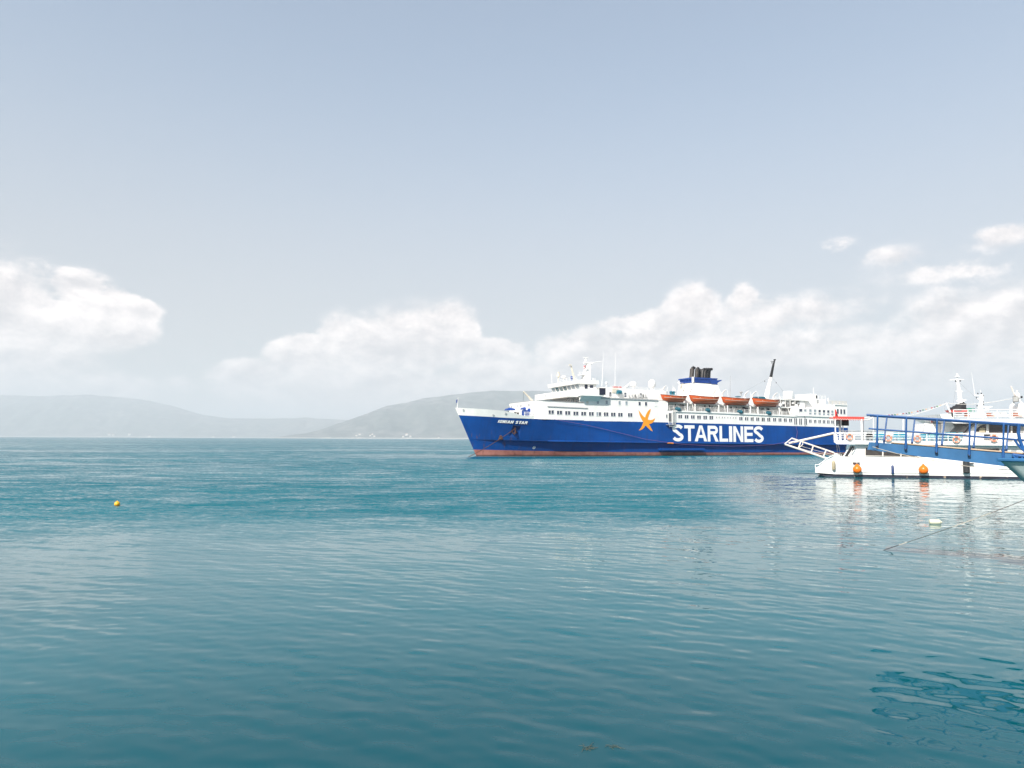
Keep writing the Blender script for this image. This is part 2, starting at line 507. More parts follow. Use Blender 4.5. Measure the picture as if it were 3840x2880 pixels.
ORANGE = mat('lifeboat_orange', (0.62, 0.105, 0.022), 0.38, 0.08, 1.0, dirt=((0.30, 0.05, 0.02), 1.2, 0.58, 0.75, 0.35))
ORANGE_D = mat('gunwale_red', (0.20, 0.028, 0.015), 0.5, 0.1, 1.0)
RUST = mat('rusty_iron', (0.085, 0.034, 0.020), 0.8, 0.2, 3.0)
SOOT = mat('sooty_steel', (0.045, 0.036, 0.032), 0.55, 0.2, 1.2, dirt=((0.34, 0.27, 0.19), 0.9, 0.52, 0.66, 0.6))
BLACKPIPE = mat('black_exhaust_steel', (0.020, 0.018, 0.019), 0.5, 0.2, 1.5)
STARORANGE = mat('emblem_orange', (0.80, 0.30, 0.012), 0.45, 0.04, 1.0)
LETTER = mat('white_lettering', (0.80, 0.79, 0.775), 0.45, 0.03, 1.0)

# hull paint: blue with streaked weathering and faint plate seams
m, nt, b = new_mat('ferry_blue')
tcn = nt.nodes.new('ShaderNodeTexCoord'); ox, oy, oz = n_sep(nt, tcn.outputs['Object'])
st = n_noise(nt, n_xyz(nt, ox * 0.9, oy * 0.3, oz * 0.10), 1.0, 6.0, 0.65)
st2 = n_noise(nt, n_xyz(nt, ox * 0.16, oy * 0.2, oz * 0.22), 1.0, 4.0, 0.6)
c = n_mix(nt, st2.step(0.3, 0.7), (0.0, 0.046, 0.215), (0.0, 0.060, 0.270))
c = n_mix(nt, st.step(0.48, 0.72) * 0.5, c, (0.004, 0.034, 0.150))
seam = ((ox * (1 / 7.3))._op('FRACT') - 0.5).abs().step(0.493, 0.499).max(((oz * (1 / 2.35))._op('FRACT') - 0.5).abs().step(0.488, 0.498))
c = n_mix(nt, seam * 0.28, c, (0.003, 0.030, 0.14))
bow_rust = ox.step(16.0, 1.0) * 0.75 + 0.2
ru = n_noise(nt, n_xyz(nt, ox * 1.6, oy * 0.6, oz * 0.28 + 4.0), 0.9, 7.0, 0.7)
c = n_mix(nt, ru.step(0.55, 0.70) * bow_rust * (oz * -1.0).step(-6.5, -3.5), c, (0.13, 0.055, 0.030))
nt.links.new(c, b.inputs['Base Color']); b.inputs['Roughness'].default_value = 0.5
b.inputs['Specular IOR Level'].default_value = 0.14
HULLBLUE = m
m, nt, b = new_mat('antifouling_red')
tcn = nt.nodes.new('ShaderNodeTexCoord'); ox, oy, oz = n_sep(nt, tcn.outputs['Object'])
g1 = n_noise(nt, n_xyz(nt, ox * 0.5, oy, oz * 0.6), 1.0, 6.0, 0.7)
c = n_mix(nt, g1.step(0.35, 0.65), (0.27, 0.085, 0.070), (0.36, 0.145, 0.115))
g2 = n_noise(nt, n_xyz(nt, ox * 0.9, oy, oz * 0.15), 1.0, 6.0, 0.7)
c = n_mix(nt, g2.step(0.55, 0.70) * 0.75, c, (0.10, 0.030, 0.020))
weed = (oz + (g1 - 0.5) * 0.35).step(0.40, 0.12)
c = n_mix(nt, weed * 0.85, c, (0.060, 0.022, 0.016))
nt.links.new(c, b.inputs['Base Color']); b.inputs['Roughness'].default_value = 0.7
BOOTRED = m

# ------------------------------------------------------------------ the ferry
TH_F = math.atan2(0.372, 0.928)
O_F = Vector((-8.30, 167.3, 0.0))
HB = 9.0
LS = 106.4
ferry = thing('ferry', 'large blue and white ferry with an orange starfish emblem, anchored in the bay', 'ferry', O_F, TH_F)
RF_inv = Matrix.Rotation(-TH_F, 3, 'Z')
def _loc(px, py): return RF_inv @ (EYE - O_F), RF_inv @ ray(px, py)
def fs(px, py, y=-HB):
    o, d = _loc(px, py); t = (y - o.y) / d.y
    p = o + d * t; return p.x, p.z
def fx(px, py, x):
    o, d = _loc(px, py); t = (x - o.x) / d.x
    p = o + d * t; return p.y, p.z
def fpt(px, py, y=-HB):
    x, z = fs(px, py, y); return Vector((x, y, z))
def P(name, mb, m, parent=None, smooth=False):
    return mb.build(name, m, parent if parent is not None else ferry, smooth)

def ipl(pts):
    xs = [p[0] for p in pts]; zs = [p[1] for p in pts]
    return lambda s: float(np.interp(s, xs, zs))
_t = fs(1706, 1529, 0.0)
STEM_K = -_t[0] / _t[1]; Z_BOWTOP = _t[1]
def s_stem(z): return -STEM_K * z
def hull_b(s, z):
    ln = float(np.interp(z, [-2, 0, 4, 7, 10.5], [46, 42, 31, 23, 18.5]))
    u = (s - s_stem(z)) / ln
    if u <= 0: return 0.0
    w = HB if u >= 1 else HB * (1 - (1 - u) ** 2.15)
    return w
def hull_pick(px, py):
    y = -HB
    for _ in range(14):
        s, z = fs(px, py, y); y = 0.5 * y - 0.5 * hull_b(s, z)
    return s, z
z_red = ipl([hull_pick(1785, 1686)] + [fs(x, y) for x, y in ((2020, 1692), (2400, 1696), (2900, 1697), (3177, 1697))])
z_kn = ipl([hull_pick(1776, 1648), hull_pick(1900, 1651), fs(2055, 1655), fs(2400, 1660), fs(2900, 1665.5), fs(3177, 1668)])
z_bl = ipl([(s_stem(fs(1721, 1557, 0)[1]), fs(1721, 1557, 0)[1])] + [hull_pick(x, y) for x, y in ((1800, 1561), (1900, 1567))] + [fs(x, y) for x, y in ((2050, 1573), (2250, 1578), (2460, 1583), (2700, 1589), (2900, 1595), (3080, 1601), (3177, 1604))])
T_ST = [0, .004, .010, .018, .027, .036, .046, .057, .07, .083, .097, .112, .128, .145, .163, .182, .202, .224, .248, .275, .305, .34, .38, .44, .52, .6, .7, .8, .9, 1.0]
def loft(levels, s_end=LS, cap=True):
    """levels: (z function, inset function) from low to high; port and starboard, closed"""
    mb = MB(); nst = len(T_ST)
    vs = []
    for zf, ins in levels:
        for side in (-1, 1):
            for t in T_ST:
                s = t * s_end; z = zf(s)
                s = s_stem(z) + t * (s_end - s_stem(z)); z = zf(s)
                w = max(0.0, hull_b(s, z) - ins(s) * min(1.0, t * 12))
                if t > 0: w = max(w, 0.04)
                vs.append((s, side * w if t > 0 else 0.0, z))
    fs_ = []
    for k in range(len(levels) - 1):
        for sd in range(2):
            a = (k * 2 + sd) * nst; c2 = ((k + 1) * 2 + sd) * nst
            for j in range(nst - 1): fs_.append((a + j, a + j + 1, c2 + j + 1, c2 + j))
        a, a2 = k * 2 * nst + nst - 1, (k * 2 + 1) * nst + nst - 1
        c2, c3 = (k + 1) * 2 * nst + nst - 1, ((k + 1) * 2 + 1) * nst + nst - 1
        fs_.append((a, a2, c3, c2))
    if cap:
        for k in (0, len(levels) - 1):
            p0, p1 = k * 2 * nst, (k * 2 + 1) * nst
            for j in range(nst - 1): fs_.append((p0 + j, p0 + j + 1, p1 + j + 1, p1 + j))
    mb.add(vs, fs_)
    return mb
def weld(o, d=0.002):
    bm = bmesh.new(); bm.from_mesh(o.data)
    bmesh.ops.remove_doubles(bm, verts=bm.verts, dist=d)
    bmesh.ops.dissolve_degenerate(bm, edges=bm.edges, dist=1e-4)
    bmesh.ops.recalc_face_normals(bm, faces=bm.faces)
    bm.to_mesh(o.data); bm.free(); return o
zero = lambda s: 0.0
low_in = lambda s: 0.60
hull_o = P('hull', loft([(z_red, lambda s: 0.95), (lambda s: z_kn(s) - 0.05, low_in), (lambda s: z_kn(s), zero), (z_bl, zero)]), HULLBLUE)
weld(hull_o)
boot = P('boot_topping', loft([(lambda s: -2.5, lambda s: 1.5), (z_red, lambda s: 0.94)]), BOOTRED); weld(boot)
# anchor pocket cut into the bow
pk = [hull_pick(x, y) for x, y in ((1926, 1594), (1955, 1598), (1947, 1645), (1908, 1636))]
def pocket(pts, din, dout):
    mb = MB(); ring = []
    for d in (dout, -din):
        for (s, z) in pts: ring.append((s, -(hull_b(s, z) + d), z))
    # the pocket floor slopes: deep at the top, shallow at the bottom
    n = len(pts)
    ring[n + 2] = (pts[2][0], -(hull_b(*pts[2]) - 0.02), pts[2][1]); ring[n + 3] = (pts[3][0], -(hull_b(*pts[3]) - 0.02), pts[3][1])
    return mb.hexa(ring)
cut = pocket(pk, 1.1, 0.8).build('cutter', HULLBLUE)
cut.parent = ferry
md = hull_o.modifiers.new('pocket', 'BOOLEAN'); md.operation = 'DIFFERENCE'; md.object = cut; md.solver = 'EXACT'
bpy.context.view_layer.update()
dg = bpy.context.evaluated_depsgraph_get()
nm = bpy.data.meshes.new_from_object(hull_o.evaluated_get(dg))
hull_o.modifiers.clear()
if len(nm.polygons) > 60: hull_o.data = nm
hull_o.data.name = 'hull'
hull_o.data.polygons.foreach_set('use_smooth', [True] * len(hull_o.data.polygons))
hull_o.data.set_sharp_from_angle(angle=R(24))
bpy.data.objects.remove(cut, do_unlink=True)

def on_hull(s, z, off=0.03): return Vector((s, -(hull_b(s, z) + off), z))
# rubbing strake along the knuckle
mb = MB()
ss = np.linspace(hull_pick(2055, 1654)[0], LS, 40)
for a, c2 in zip(ss[:-1], ss[1:]):
    for _ in (0,):
        za, zc = z_kn(a), z_kn(c2)
        mb.hexa([on_hull(a, za, -.05) + Vector((0, 0, -.02)), on_hull(a, za, .22) + Vector((0, 0, -.02)), on_hull(c2, zc, .22) + Vector((0, 0, -.02)), on_hull(c2, zc, -.05) + Vector((0, 0, -.02)),
                 on_hull(a, za, -.05) + Vector((0, 0, .26)), on_hull(a, za, .16) + Vector((0, 0, .26)), on_hull(c2, zc, .16) + Vector((0, 0, .26)), on_hull(c2, zc, -.05) + Vector((0, 0, .26))])
P('rubbing_strake', mb, HULLBLUE)
x0, z0 = fs(2475, 1689); x1, z1 = fs(2640, 1684)
P('fender_strip', MB().box(x0, x1, -HB - .35, -HB + 0.8, z0 + .0, z0 + .55), HULLBLUE)
# white bow bulwark: thin wall above the blue, both sides
bw_top = ipl([(s_stem(Z_BOWTOP), Z_BOWTOP)] + [hull_pick(x, y) for x, y in ((1770, 1531.5), (1870, 1538.5), (1925, 1547), (1945, 1554), (1968, 1560), (2004, 1561.5))])
s_bw_end = hull_pick(2004, 1561)[0]
mb = MB(); nn = 30
for side in (-1, 1):
    vs = []
    for off in (0.0, -0.16):
        for zf in (z_bl, bw_top):
            for k in range(nn + 1):
                t = (k / nn) ** 1.4
                sN = -4 + t * (s_bw_end + 4); z = zf(sN); s = s_stem(z) + t * (s_bw_end - s_stem(z)); z = zf(s)
                vs.append((s, side * max(hull_b(s, z) + off, 0.0), z))
    n1 = nn + 1; fs_ = []
    for k in range(nn):
        fs_ += [(k, k + 1, n1 + k + 1, n1 + k), (2 * n1 + k, 2 * n1 + k + 1, 3 * n1 + k + 1, 3 * n1 + k), (n1 + k, n1 + k + 1, 3 * n1 + k + 1, 3 * n1 + k)]
    fs_.append((nn, n1 + nn, 3 * n1 + nn, 2 * n1 + nn))
    mb.add(vs, fs_)
P('bow_bulwark', mb, WHITE)
# foredeck
mb = MB(); sv = np.linspace(-2.5, 13.5, 18)
zd = lambda s: z_bl(s) + 0.06
v1 = [(s, -max(hull_b(s, zd(s)) - .1, 0), zd(s)) for s in sv]; v2 = [(s, max(hull_b(s, zd(s)) - .1, 0), zd(s)) for s in sv]
mb.add(v1 + v2, [(k, k + 1, 18 + k + 1, 18 + k) for k in range(17)])
P('foredeck', mb, DECK)

# ---- superstructure: prisms drawn on the port side and carried through to starboard
def slab(name, pix, y0=-HB, y1=HB, m=WHITE, parent=None):
    pts = [fpt(x, y, y0) for x, y in pix]
    return P(name, MB().prism(pts, (0, y1 - y0, 0)), m, parent)
def wall_block(name, poly_sz, y0, y1, m=WHITE, parent=None):
    pts = [(s, y0, z) for s, z in poly_sz]
    return P(name, MB().prism(pts, (0, y1 - y0, 0)), m, parent)
S11 = 11.0
sx = lambda px, py=1540, y=-HB: fs(px, py, y)[0]
def zl(px, py, y=-HB): return fs(px, py, y)[1]
# tier one with rounded front corners
z_t1a, z_t1b = zl(2060, 1503), zl(2190, 1511.5)
s_t2 = sx(2190, 1500)
mb = MB()
nseg = 6; rc = 2.6
out = []
for k in range(nseg + 1):
    a = PI / 2 * k / nseg
    out.append((S11 + rc - rc * math.cos(a) if False else S11 + rc * (1 - math.sin(a)), -(HB - rc + rc * math.cos(a)) if False else -(HB - rc * (1 - math.cos(a)))))
# walk: side at s_t2 -> corner -> front -> other corner -> other side
plan = [(s_t2 + 0.0, -HB)] + [(S11 + rc * (1 - math.sin(a)), -HB + rc * (1 - math.cos(a))) for a in np.linspace(0, PI / 2, nseg + 1)]
plan += [(p[0], -p[1]) for p in plan[::-1]]
npn = len(plan)
zt1 = lambda s: z_t1a + (z_t1b - z_t1a) * (s - S11) / (s_t2 - S11)
vs = [(s, y, z_bl(s) + 0.02) for s, y in plan] + [(s, y, zt1(s)) for s, y in plan]
mb.add(vs, [(i, (i + 1) % npn, npn + (i + 1) % npn, npn + i) for i in range(npn)] + [tuple(range(npn)), tuple(range(npn, 2 * npn))])
t1 = P('forward_house', mb, WHITE)
# cap rail of that bulwark
mb = MB()
for i in range(npn - 1):
    a, c2 = Vector((plan[i][0], plan[i][1], zt1(plan[i][0]))), Vector((plan[i + 1][0], plan[i + 1][1], zt1(plan[i + 1][0])))
    mb.cyl(a, c2, 0.07, n=5)
P('cap_rail', mb, GREY)
# tier two (upper windows), flush with the side
s_t2e = sx(2503, 1520)
slab('upper_house', [(2190, 1578), (2190, 1487.5), (2300, 1493), (2503, 1503.5), (2503, 1584)])
# horizontal mouldings
def strip(pix, h=0.22, d=0.12, y0=-HB, m=WHITE, name='moulding'):
    mb = MB(); pts = [fpt(x, y, y0) for x, y in pix]
    for a, c2 in zip(pts[:-1], pts[1:]):
        mb.hexa([a + Vector((0, .03, -h / 2)), a + Vector((0, -d, -h / 2)), c2 + Vector((0, -d, -h / 2)), c2 + Vector((0, .03, -h / 2)),
                 a + Vector((0, .03, h / 2)), a + Vector((0, -d, h / 2)), c2 + Vector((0, -d, h / 2)), c2 + Vector((0, .03, h / 2))])
    return P(name, mb, m)
strip([(2053, 1524), (2203, 1531)], .22, .14, m=GREY)
strip([(2195, 1489), (2300, 1493.5), (2466, 1501)], .3, .2, m=GREY)
# promenade part: lower side wall, deck, inner wall, boat deck above
slab('side_wall', [(2503, 1584), (2503, 1539.5), (2530, 1540.5), (2700, 1547), (2985, 1560), (2985, 1597.6)])
strip([(2530, 1541.5), (2700, 1547.5), (2985, 1560.5)], .42, .22)
s_pe = sx(2985, 1540)
z_p0, z_p1 = zl(2503, 1539), zl(2985, 1560)
z_b0, z_b1 = zl(2503, 1509, -8.0), zl(2985, 1529, -8.0)
lin = lambda s, a, c2: a + (c2 - a) * (s - s_t2e) / (s_pe - s_t2e)
wall_block('promenade_wall', [(s_t2e, z_p0 + .01), (s_pe, z_p1 + .01), (s_pe, z_b1 - .16), (s_t2e, z_b0 - .16)], -6.3, 6.3)
wall_block('boat_deck', [(s_t2e - 2.5, z_b0 - .15), (s_pe, z_b1 - .15), (s_pe, z_b1 + .1), (s_t2e - 2.5, z_b0 + .1)], -8.2, 8.2)
z_c0, z_c1 = zl(2520, 1480, -5.2), zl(2985, 1500, -5.2)
wall_block('boat_deck_house', [(s_t2e - 1, z_b0 + .11), (s_pe + 2, z_b1 + .11), (s_pe + 2, z_c1), (s_t2e - 1, z_c0)], -5.2, 5.2)
# house abaft the bridge
wall_block('navigation_house', [fs(2262, 1492, -7.6), fs(2262, 1451, -7.6), fs(2350, 1456.5, -7.6), (fs(2500, 1466, -7.6)), fs(2500, 1502, -7.6)], -7.6, 7.6)
# after part
slab('after_house', [(2985, 1597.6), (2985, 1560), (2996, 1559), (3002, 1530.5), (3129, 1532.5), (3129, 1602)])
slab('stern_house', [(3129, 1602), (3129, 1517), (3177, 1519), (3177, 1604)])
strip([(2972, 1561), (2984, 1558.5), (3030, 1559), (3125, 1563)], .35, .25)
strip([(3129, 1517.5), (3177, 1519.5)], .25, .2)
z_ad = zl(3050, 1531)
# raised block and tower on the after deck
def box_pix(name, xl, xr, yt, yb, y0, y1, m=WHITE, parent=None):
    a = fs(xl, yb, y0); b_ = fs(xr, yt, y0)
    return P(name, MB().box(a[0], b_[0], y0, y1, a[1], b_[1]), m, parent)
box_pix('after_casing', 3017, 3096, 1497, 1532, -6.0, 6.0)
box_pix('tower', 3043, 3062, 1477.5, 1496.5, -5.0, 1.0)
box_pix('tower_vent', 3060.5, 3064.5, 1483, 1494, -5.08, -4.95, DARK)
box_pix('casing_vent', 3063, 3070, 1499.5, 1512, -6.08, -5.9, GREY)
box_pix('after_locker', 2999, 3017, 1501, 1532, -6.8, 2.0)
a = fpt(3051, 1477, -3.0); P('whip_antenna', MB().cyl(a, a + Vector((0, 0, 1.9)), .07, .04, 6), WHITE2)
# stern transom is closed by hull; tapered vent housing (white cone) by the after house
a = fpt(2975, 1557, -8.2)
P('canvas_dodger', MB().lathe([(1.15, 0), (1.05, .8), (.62, 2.3), (.5, 2.5)], a, 10), WHITE2, smooth=True)
a = fpt(2988, 1558, -8.4)
P('canvas_dodger', MB().lathe([(.75, 0), (.7, 1.2), (.35, 2.9), (.2, 3.0)], a, 8), WHITE2, smooth=True)

# ---- bridge
zb0 = zl(2190, 1488)                        # bridge deck level
zw0, zw1 = zb0 + 1.05, zb0 + 2.15
s_br = 23.2
P('bridge_deck', MB().box(19.2, 29.5, -9.15, 9.15, zb0 - .1, zb0 + .14), WHITE)
# forward bulwark of the bridge deck with freeing ports
mb = MB().box(19.0, 19.2, -9.15, 9.15, zb0 - .1, zb0 + 1.3)
mb.box(19.2, 22.0, -9.15, -9.0, zb0 + .14, zb0 + 1.15).box(19.2, 29.5, 9.0, 9.15, zb0 + .14, zb0 + 1.25)
P('bridge_bulwark', mb, WHITE)
for yy in (8.4, 7.6, 5.4, 4.2, 2.6, 1.1, -1.4, -3.2, -6.0):
    P('bulwark_opening', MB().box(18.97, 19.02, yy - .28, yy + .22, zb0 + .35, zb0 + 1.0), GREY)
for yy, w in ((7.9, .5), (6.6, .25), (5.4, .7), (3.6, .4), (1.2, .5), (-.7, .8), (-2.6, .2), (-5.6, .9)):
    P('front_scuttle', MB().box(S11 - .03, S11 + .02, yy - w / 2, yy + w / 2, z_t1a - 1.25, z_t1a - .55), GREY)
for yy in (-2.6, -3.5, -5.3, -6.2):
    P('window', MB().box(s_t2 - .04, s_t2 + .05, yy - .3, yy + .3, z_t1b + .35, z_t1b + 1.15), GLASS_P)
# wing: low white bulwark carried out past the side
P('bridge_wing', MB().box(22.0, 28.2, -10.5, 10.5, zb0 + .16, zw0 + .75), WHITE)
zp = zw0 + .7
P('wing_screen', MB().box(27.0, 28.6, -10.62, -10.45, zb0 + .5, zp + .35), NAVY)
# knee under the wing
P('wing_knee', MB().hexa([(22.4, -9.02, zb0 - 1.2), (27.8, -9.02, zb0 - 1.2), (27.8, -9.03, zb0 - 1.0), (22.4, -9.03, zb0 - 1.0),
                           (22.4, -9.02, zb0 + .15), (27.8, -9.02, zb0 + .15), (27.8, -10.3, zb0 + .15), (22.4, -10.3, zb0 + .15)]), WHITE)
HWH = 8.0
zr0 = zl(2187, 1440, -HWH); zr1 = zl(2187, 1425, -HWH)
P('wheelhouse', MB().hexa([(s_br + .35, -HWH, zp), (27.5, -HWH, zp), (27.5, HWH, zp), (s_br + .35, HWH, zp),
                            (s_br - .25, -HWH, zr0), (27.5, -HWH, zr0), (27.5, HWH, zr0), (s_br - .25, HWH, zr0)]), WHITE)
P('wheelhouse_roof', MB().hexa([(s_br - .75, -HWH - .5, zr0 + .02), (28.0, -HWH - .5, zr0 + .02), (28.0, HWH + .5, zr0 + .02), (s_br - .75, HWH + .5, zr0 + .02),
                                 (s_br - 1.0, -HWH - .5, zr1), (28.0, -HWH - .5, zr1 - .05), (28.0, HWH + .5, zr1 - .05), (s_br - 1.0, HWH + .5, zr1)]), WHITE)
nw = 7
for k in range(nw):
    ya = -HWH + .35 + (2 * HWH - .5) * k / nw; yb = ya + (2 * HWH - .5) / nw - .42
    gm = [GLASS_P, GLASS_P, GLASS_P, GLASS_T, GLASS_T, GLASS_T, GLASS_P][k]
    zz0, zz1 = zp + .12, zr0 - .10
    sl = lambda z: s_br + .35 - .6 * (z - zp) / (zr0 - zp)
    w = P('bridge_window', MB().hexa([(sl(zz0) - .05, ya, zz0), (sl(zz0) + .02, ya, zz0), (sl(zz0) + .02, yb, zz0), (sl(zz0) - .05, yb, zz0),
                                      (sl(zz1) - .05, ya, zz1), (sl(zz1) + .02, ya, zz1), (sl(zz1) + .02, yb, zz1), (sl(zz1) - .05, yb, zz1)]), gm)
    mb = MB()
    for yy in (ya - .28,):
        mb.hexa([(sl(zz0) - .14, yy, zz0), (sl(zz0), yy, zz0), (sl(zz0), yy + .22, zz0), (sl(zz0) - .14, yy + .22, zz0), (sl(zz1) - .14, yy, zz1), (sl(zz1), yy, zz1), (sl(zz1), yy + .22, zz1), (sl(zz1) - .14, yy + .22, zz1)])
    P('mullion', mb, WHITE2, w)
P('bridge_door', MB().box(24.4, 25.2, -HWH - .05, -HWH + .02, zp + .05, zr0 - .15), NAVY)
P('window', MB().box(25.8, 26.7, -HWH - .05, -HWH + .02, zp + .5, zr0 - .2), GLASS)
# mast and gear on the wheelhouse roof
def tubep(name, pix, y, r, m=WHITE2, n=7):
    return P(name, MB().tube([fpt(a, c2, y) for a, c2 in pix], r, n), m)
ym = -2.0
base = fpt(2200, 1428, ym)
q = lambda px, py: fpt(px, py, ym)
mast = P('signal_mast', MB().hexa([q(2183, 1428) + Vector((0, -1, 0)), q(2208, 1428) + Vector((0, -1, 0)), q(2208, 1428) + Vector((0, 1, 0)), q(2183, 1428) + Vector((0, 1, 0)),
                                   q(2201, 1362) + Vector((0, -.45, 0)), q(2212, 1362) + Vector((0, -.45, 0)), q(2212, 1362) + Vector((0, .45, 0)), q(2201, 1362) + Vector((0, .45, 0))]), WHITE)
a, c2 = q(2191, 1361), q(2255, 1356)
P('yardarm', MB().hexa([a + Vector((0, -.5, -.1)), a + Vector((2.2, -.5, -.3)), a + Vector((2.2, .5, -.3)), a + Vector((0, .5, -.1)), a + Vector((0, -.5, .25)), a + Vector((2.2, -.5, .25)), a + Vector((2.2, .5, .25)), a + Vector((0, .5, .25))]).cyl(a + Vector((2, 0, .1)), c2, .16, .08, 6), WHITE2, mast)
P('radar_scanner', MB().lathe([(.3, 0), (.28, .9), (.1, 1.0)], q(2197, 1355), 8).box(q(2190, 1341).x, q(2205, 1341).x, ym - .3, ym + .3, q(2197, 1342.5).z, q(2197, 1339.5).z), WHITE2, mast)
P('mast_platform', MB().box(q(2172, 1400).x, q(2190, 1400).x, ym - .8, ym + .8, q(2180, 1407).z, q(2180, 1404).z).cyl(q(2173, 1405), q(2173, 1393), .06, n=5).cyl(q(2174, 1396), q(2192, 1396), .06, n=5), WHITE2, mast)
P('mast_lamp', MB().lathe([(.18, 0), (.2, .15), (.18, .35)], q(2212, 1370), 8), DARK, mast)
P('mast_lamp', MB().lathe([(.16, 0), (.18, .15), (.16, .3)], q(2211, 1402), 8), DARK, mast)
P('lattice_mast', MB().tube([fpt(2156, 1426, -3.5), fpt(2142, 1372, -3.5)], [.24, .14], 6).tube([fpt(2151, 1426, -3.5), fpt(2140, 1372, -3.5)], [.1, .08], 5).box(fpt(2134, 1372, -3.5).x, fpt(2143, 1372, -3.5).x, -3.8, -3.2, fpt(2140, 1373, -3.5).z, fpt(2140, 1371, -3.5).z).box(fpt(2134, 1367, -3.5).x, fpt(2142, 1367, -3.5).x, -3.7, -3.3, fpt(2140, 1368.5, -3.5).z, fpt(2140, 1366.5, -3.5).z), CREAM)
P('roof_searchlight', MB().lathe([(.14, 0), (.14, 1.1), (.42, 1.2), (.42, 1.9), (.25, 2.0), (.3, 2.3), (.1, 2.4)], fpt(2094, 1430, 5.0), 9), CREAM)
P('roof_dome', MB().lathe([(.12, 0), (.15, .5), (.62, .75), (.7, 1.0), (.5, 1.25), (.1, 1.3)], fpt(2114, 1428, 3.5), 10), WHITE2, smooth=True)
P('covered_compass', MB().lathe([(.3, 0), (.3, .5), (.5, .55), (.45, 1.0), (.1, 1.15)], fpt(2146, 1427, 0.5), 9), BLUEFIT, smooth=True)
tubep('whip_antenna', [(2070, 1437), (2068, 1402)], 7.5, .05)
for px in (2222, 2226, 2232): tubep('whip_antenna', [(px, 1437), (px, 1418)], -6.0, .05)
def railing(name, pts, h=1.0, rails=3, gap=1.6, r=.035, m=WHITE2, parent=None):
    mb = MB(); pts = [Vector(p) for p in pts]
    for a, c2 in zip(pts[:-1], pts[1:]):
        for k in range(rails): mb.cyl(a + Vector((0, 0, h * (k + 1) / rails)), c2 + Vector((0, 0, h * (k + 1) / rails)), r, n=5, caps=False)
        n = max(1, int((c2 - a).length / gap))
        for j in range(n + 1):
            p = a.lerp(c2, j / n); mb.cyl(p, p + Vector((0, 0, h)), r, n=5, caps=False)
    return P(name, mb, m, parent)
railing('roof_railing', [(s_br, 4.5, zr1), (s_br, -6, zr1)], .9, 2)
# tall whip aerials, domes and crane arm
tubep('whip_antenna', [(2257, 1448), (2261, 1368), (2264, 1318)], -4.0, [.07, .045, .02])
tubep('whip_antenna', [(2306, 1452), (2307, 1385), (2309, 1318)], -4.0, [.07, .045, .02])
P('small_dome', MB().lathe([(.1, 0), (.1, .9), (.3, 1.0), (.34, 1.25), (.2, 1.5), (.02, 1.55)], fpt(2274, 1455, -7.0), 10), WHITE2, smooth=True)
def dome(name, px, pyb, pyt, y, r):
    a = fpt(px, pyb, y); h = fpt(px, pyt, y).z - a.z
    return P(name, MB().lathe([(r * .35, 0), (r * .35, h * .18), (r * .55, h * .22), (r * .98, h * .4), (r, h * .62), (r * .86, h * .8), (r * .55, h * .94), (r * .1, h)], a, 16), WHITE2, smooth=True)
dome('satellite_dome', 2445, 1464, 1423, -4.5, .98)
dome('satellite_dome', 2375, 1456, 1430, -3.0, .86)
P('crane_arm', MB().tube([fpt(2328, 1469, -7.0), fpt(2366, 1434, -7.0)], [.28, .2], 7), WHITE2)
P('crane_winch', MB().lathe([(.5, -.6), (.55, 0), (.5, .6)], fpt(2321, 1471, -7.9), 10, 'x'), TEAL)
for px in (2362, 2374, 2385, 2396, 2406, 2415, 2424):
    a = fpt(px, 1490, -8.0); P('deck_seat', MB().box(a.x - .25, a.x + .25, -8.2, -7.75, a.z, a.z + .12).box(a.x - .25, a.x - .15, -8.2, -7.75, a.z + .12, a.z + .7), DARK if px % 2 else GREY)
railing('deck_railing', [fpt(2290, 1492, -8.7), fpt(2466, 1500.5, -8.7)], 1.0, 3, 1.8)
railing('top_railing', [fpt(2290, 1454, -6.8), fpt(2380, 1458.5, -6.8), fpt(2500, 1466, -6.8)], .5, 2, 1.8)
P('red_locker', MB().box(sx(2299, 1455, -5), sx(2328, 1455, -5), -5.4, -4.8, zl(2310, 1455, -5), zl(2310, 1449.5, -5)), mat('red_paint', (.42, .03, .03), .5))
box_pix('open_shed', 2296, 2318, 1457, 1472, -7.75, -7.55, CREAM)
for px in (2286, 2342, 2400):
    box_pix('side_door', px, px + 6.5, 1471 + (px - 2286) * .04, 1487 + (px - 2286) * .03, -7.68, -7.5, GLASS if px != 2400 else NAVY)
# foredeck fittings
def winch(px, py, y, cw):
    w = P('covered_winch', MB().hexa([fpt(px - cw, py + 6, y) + Vector((0, -.9, 0)), fpt(px + cw, py + 6, y) + Vector((0, -.9, 0)), fpt(px + cw, py + 6, y) + Vector((0, .9, 0)), fpt(px - cw, py + 6, y) + Vector((0, .9, 0)),
                                      fpt(px - cw * .9, py, y) + Vector((0, -.8, 0)), fpt(px + cw * .95, py + .5, y) + Vector((0, -.8, 0)), fpt(px + cw * .95, py + .5, y) + Vector((0, .8, 0)), fpt(px - cw * .9, py, y) + Vector((0, .8, 0))])
          .hexa([fpt(px - cw * .9, py, y) + Vector((0, -.8, 0)), fpt(px + cw * .95, py + .5, y) + Vector((0, -.8, 0)), fpt(px + cw * .95, py + .5, y) + Vector((0, .8, 0)), fpt(px - cw * .9, py, y) + Vector((0, .8, 0)),
                 fpt(px - 2, py - 4.5, y) + Vector((0, -.2, 0)), fpt(px + 2, py - 4.5, y) + Vector((0, -.2, 0)), fpt(px + 2, py - 4.5, y) + Vector((0, .2, 0)), fpt(px - 2, py - 4.5, y) + Vector((0, .2, 0))]), BLUEFIT)
    return w
winch(1912, 1533, 1.0, 15.5)
winch(1971, 1530, -3.0, 15)
box_pix('winch_house', 1985, 2008, 1532, 1561, -6.5, -5.5, BLUEFIT)
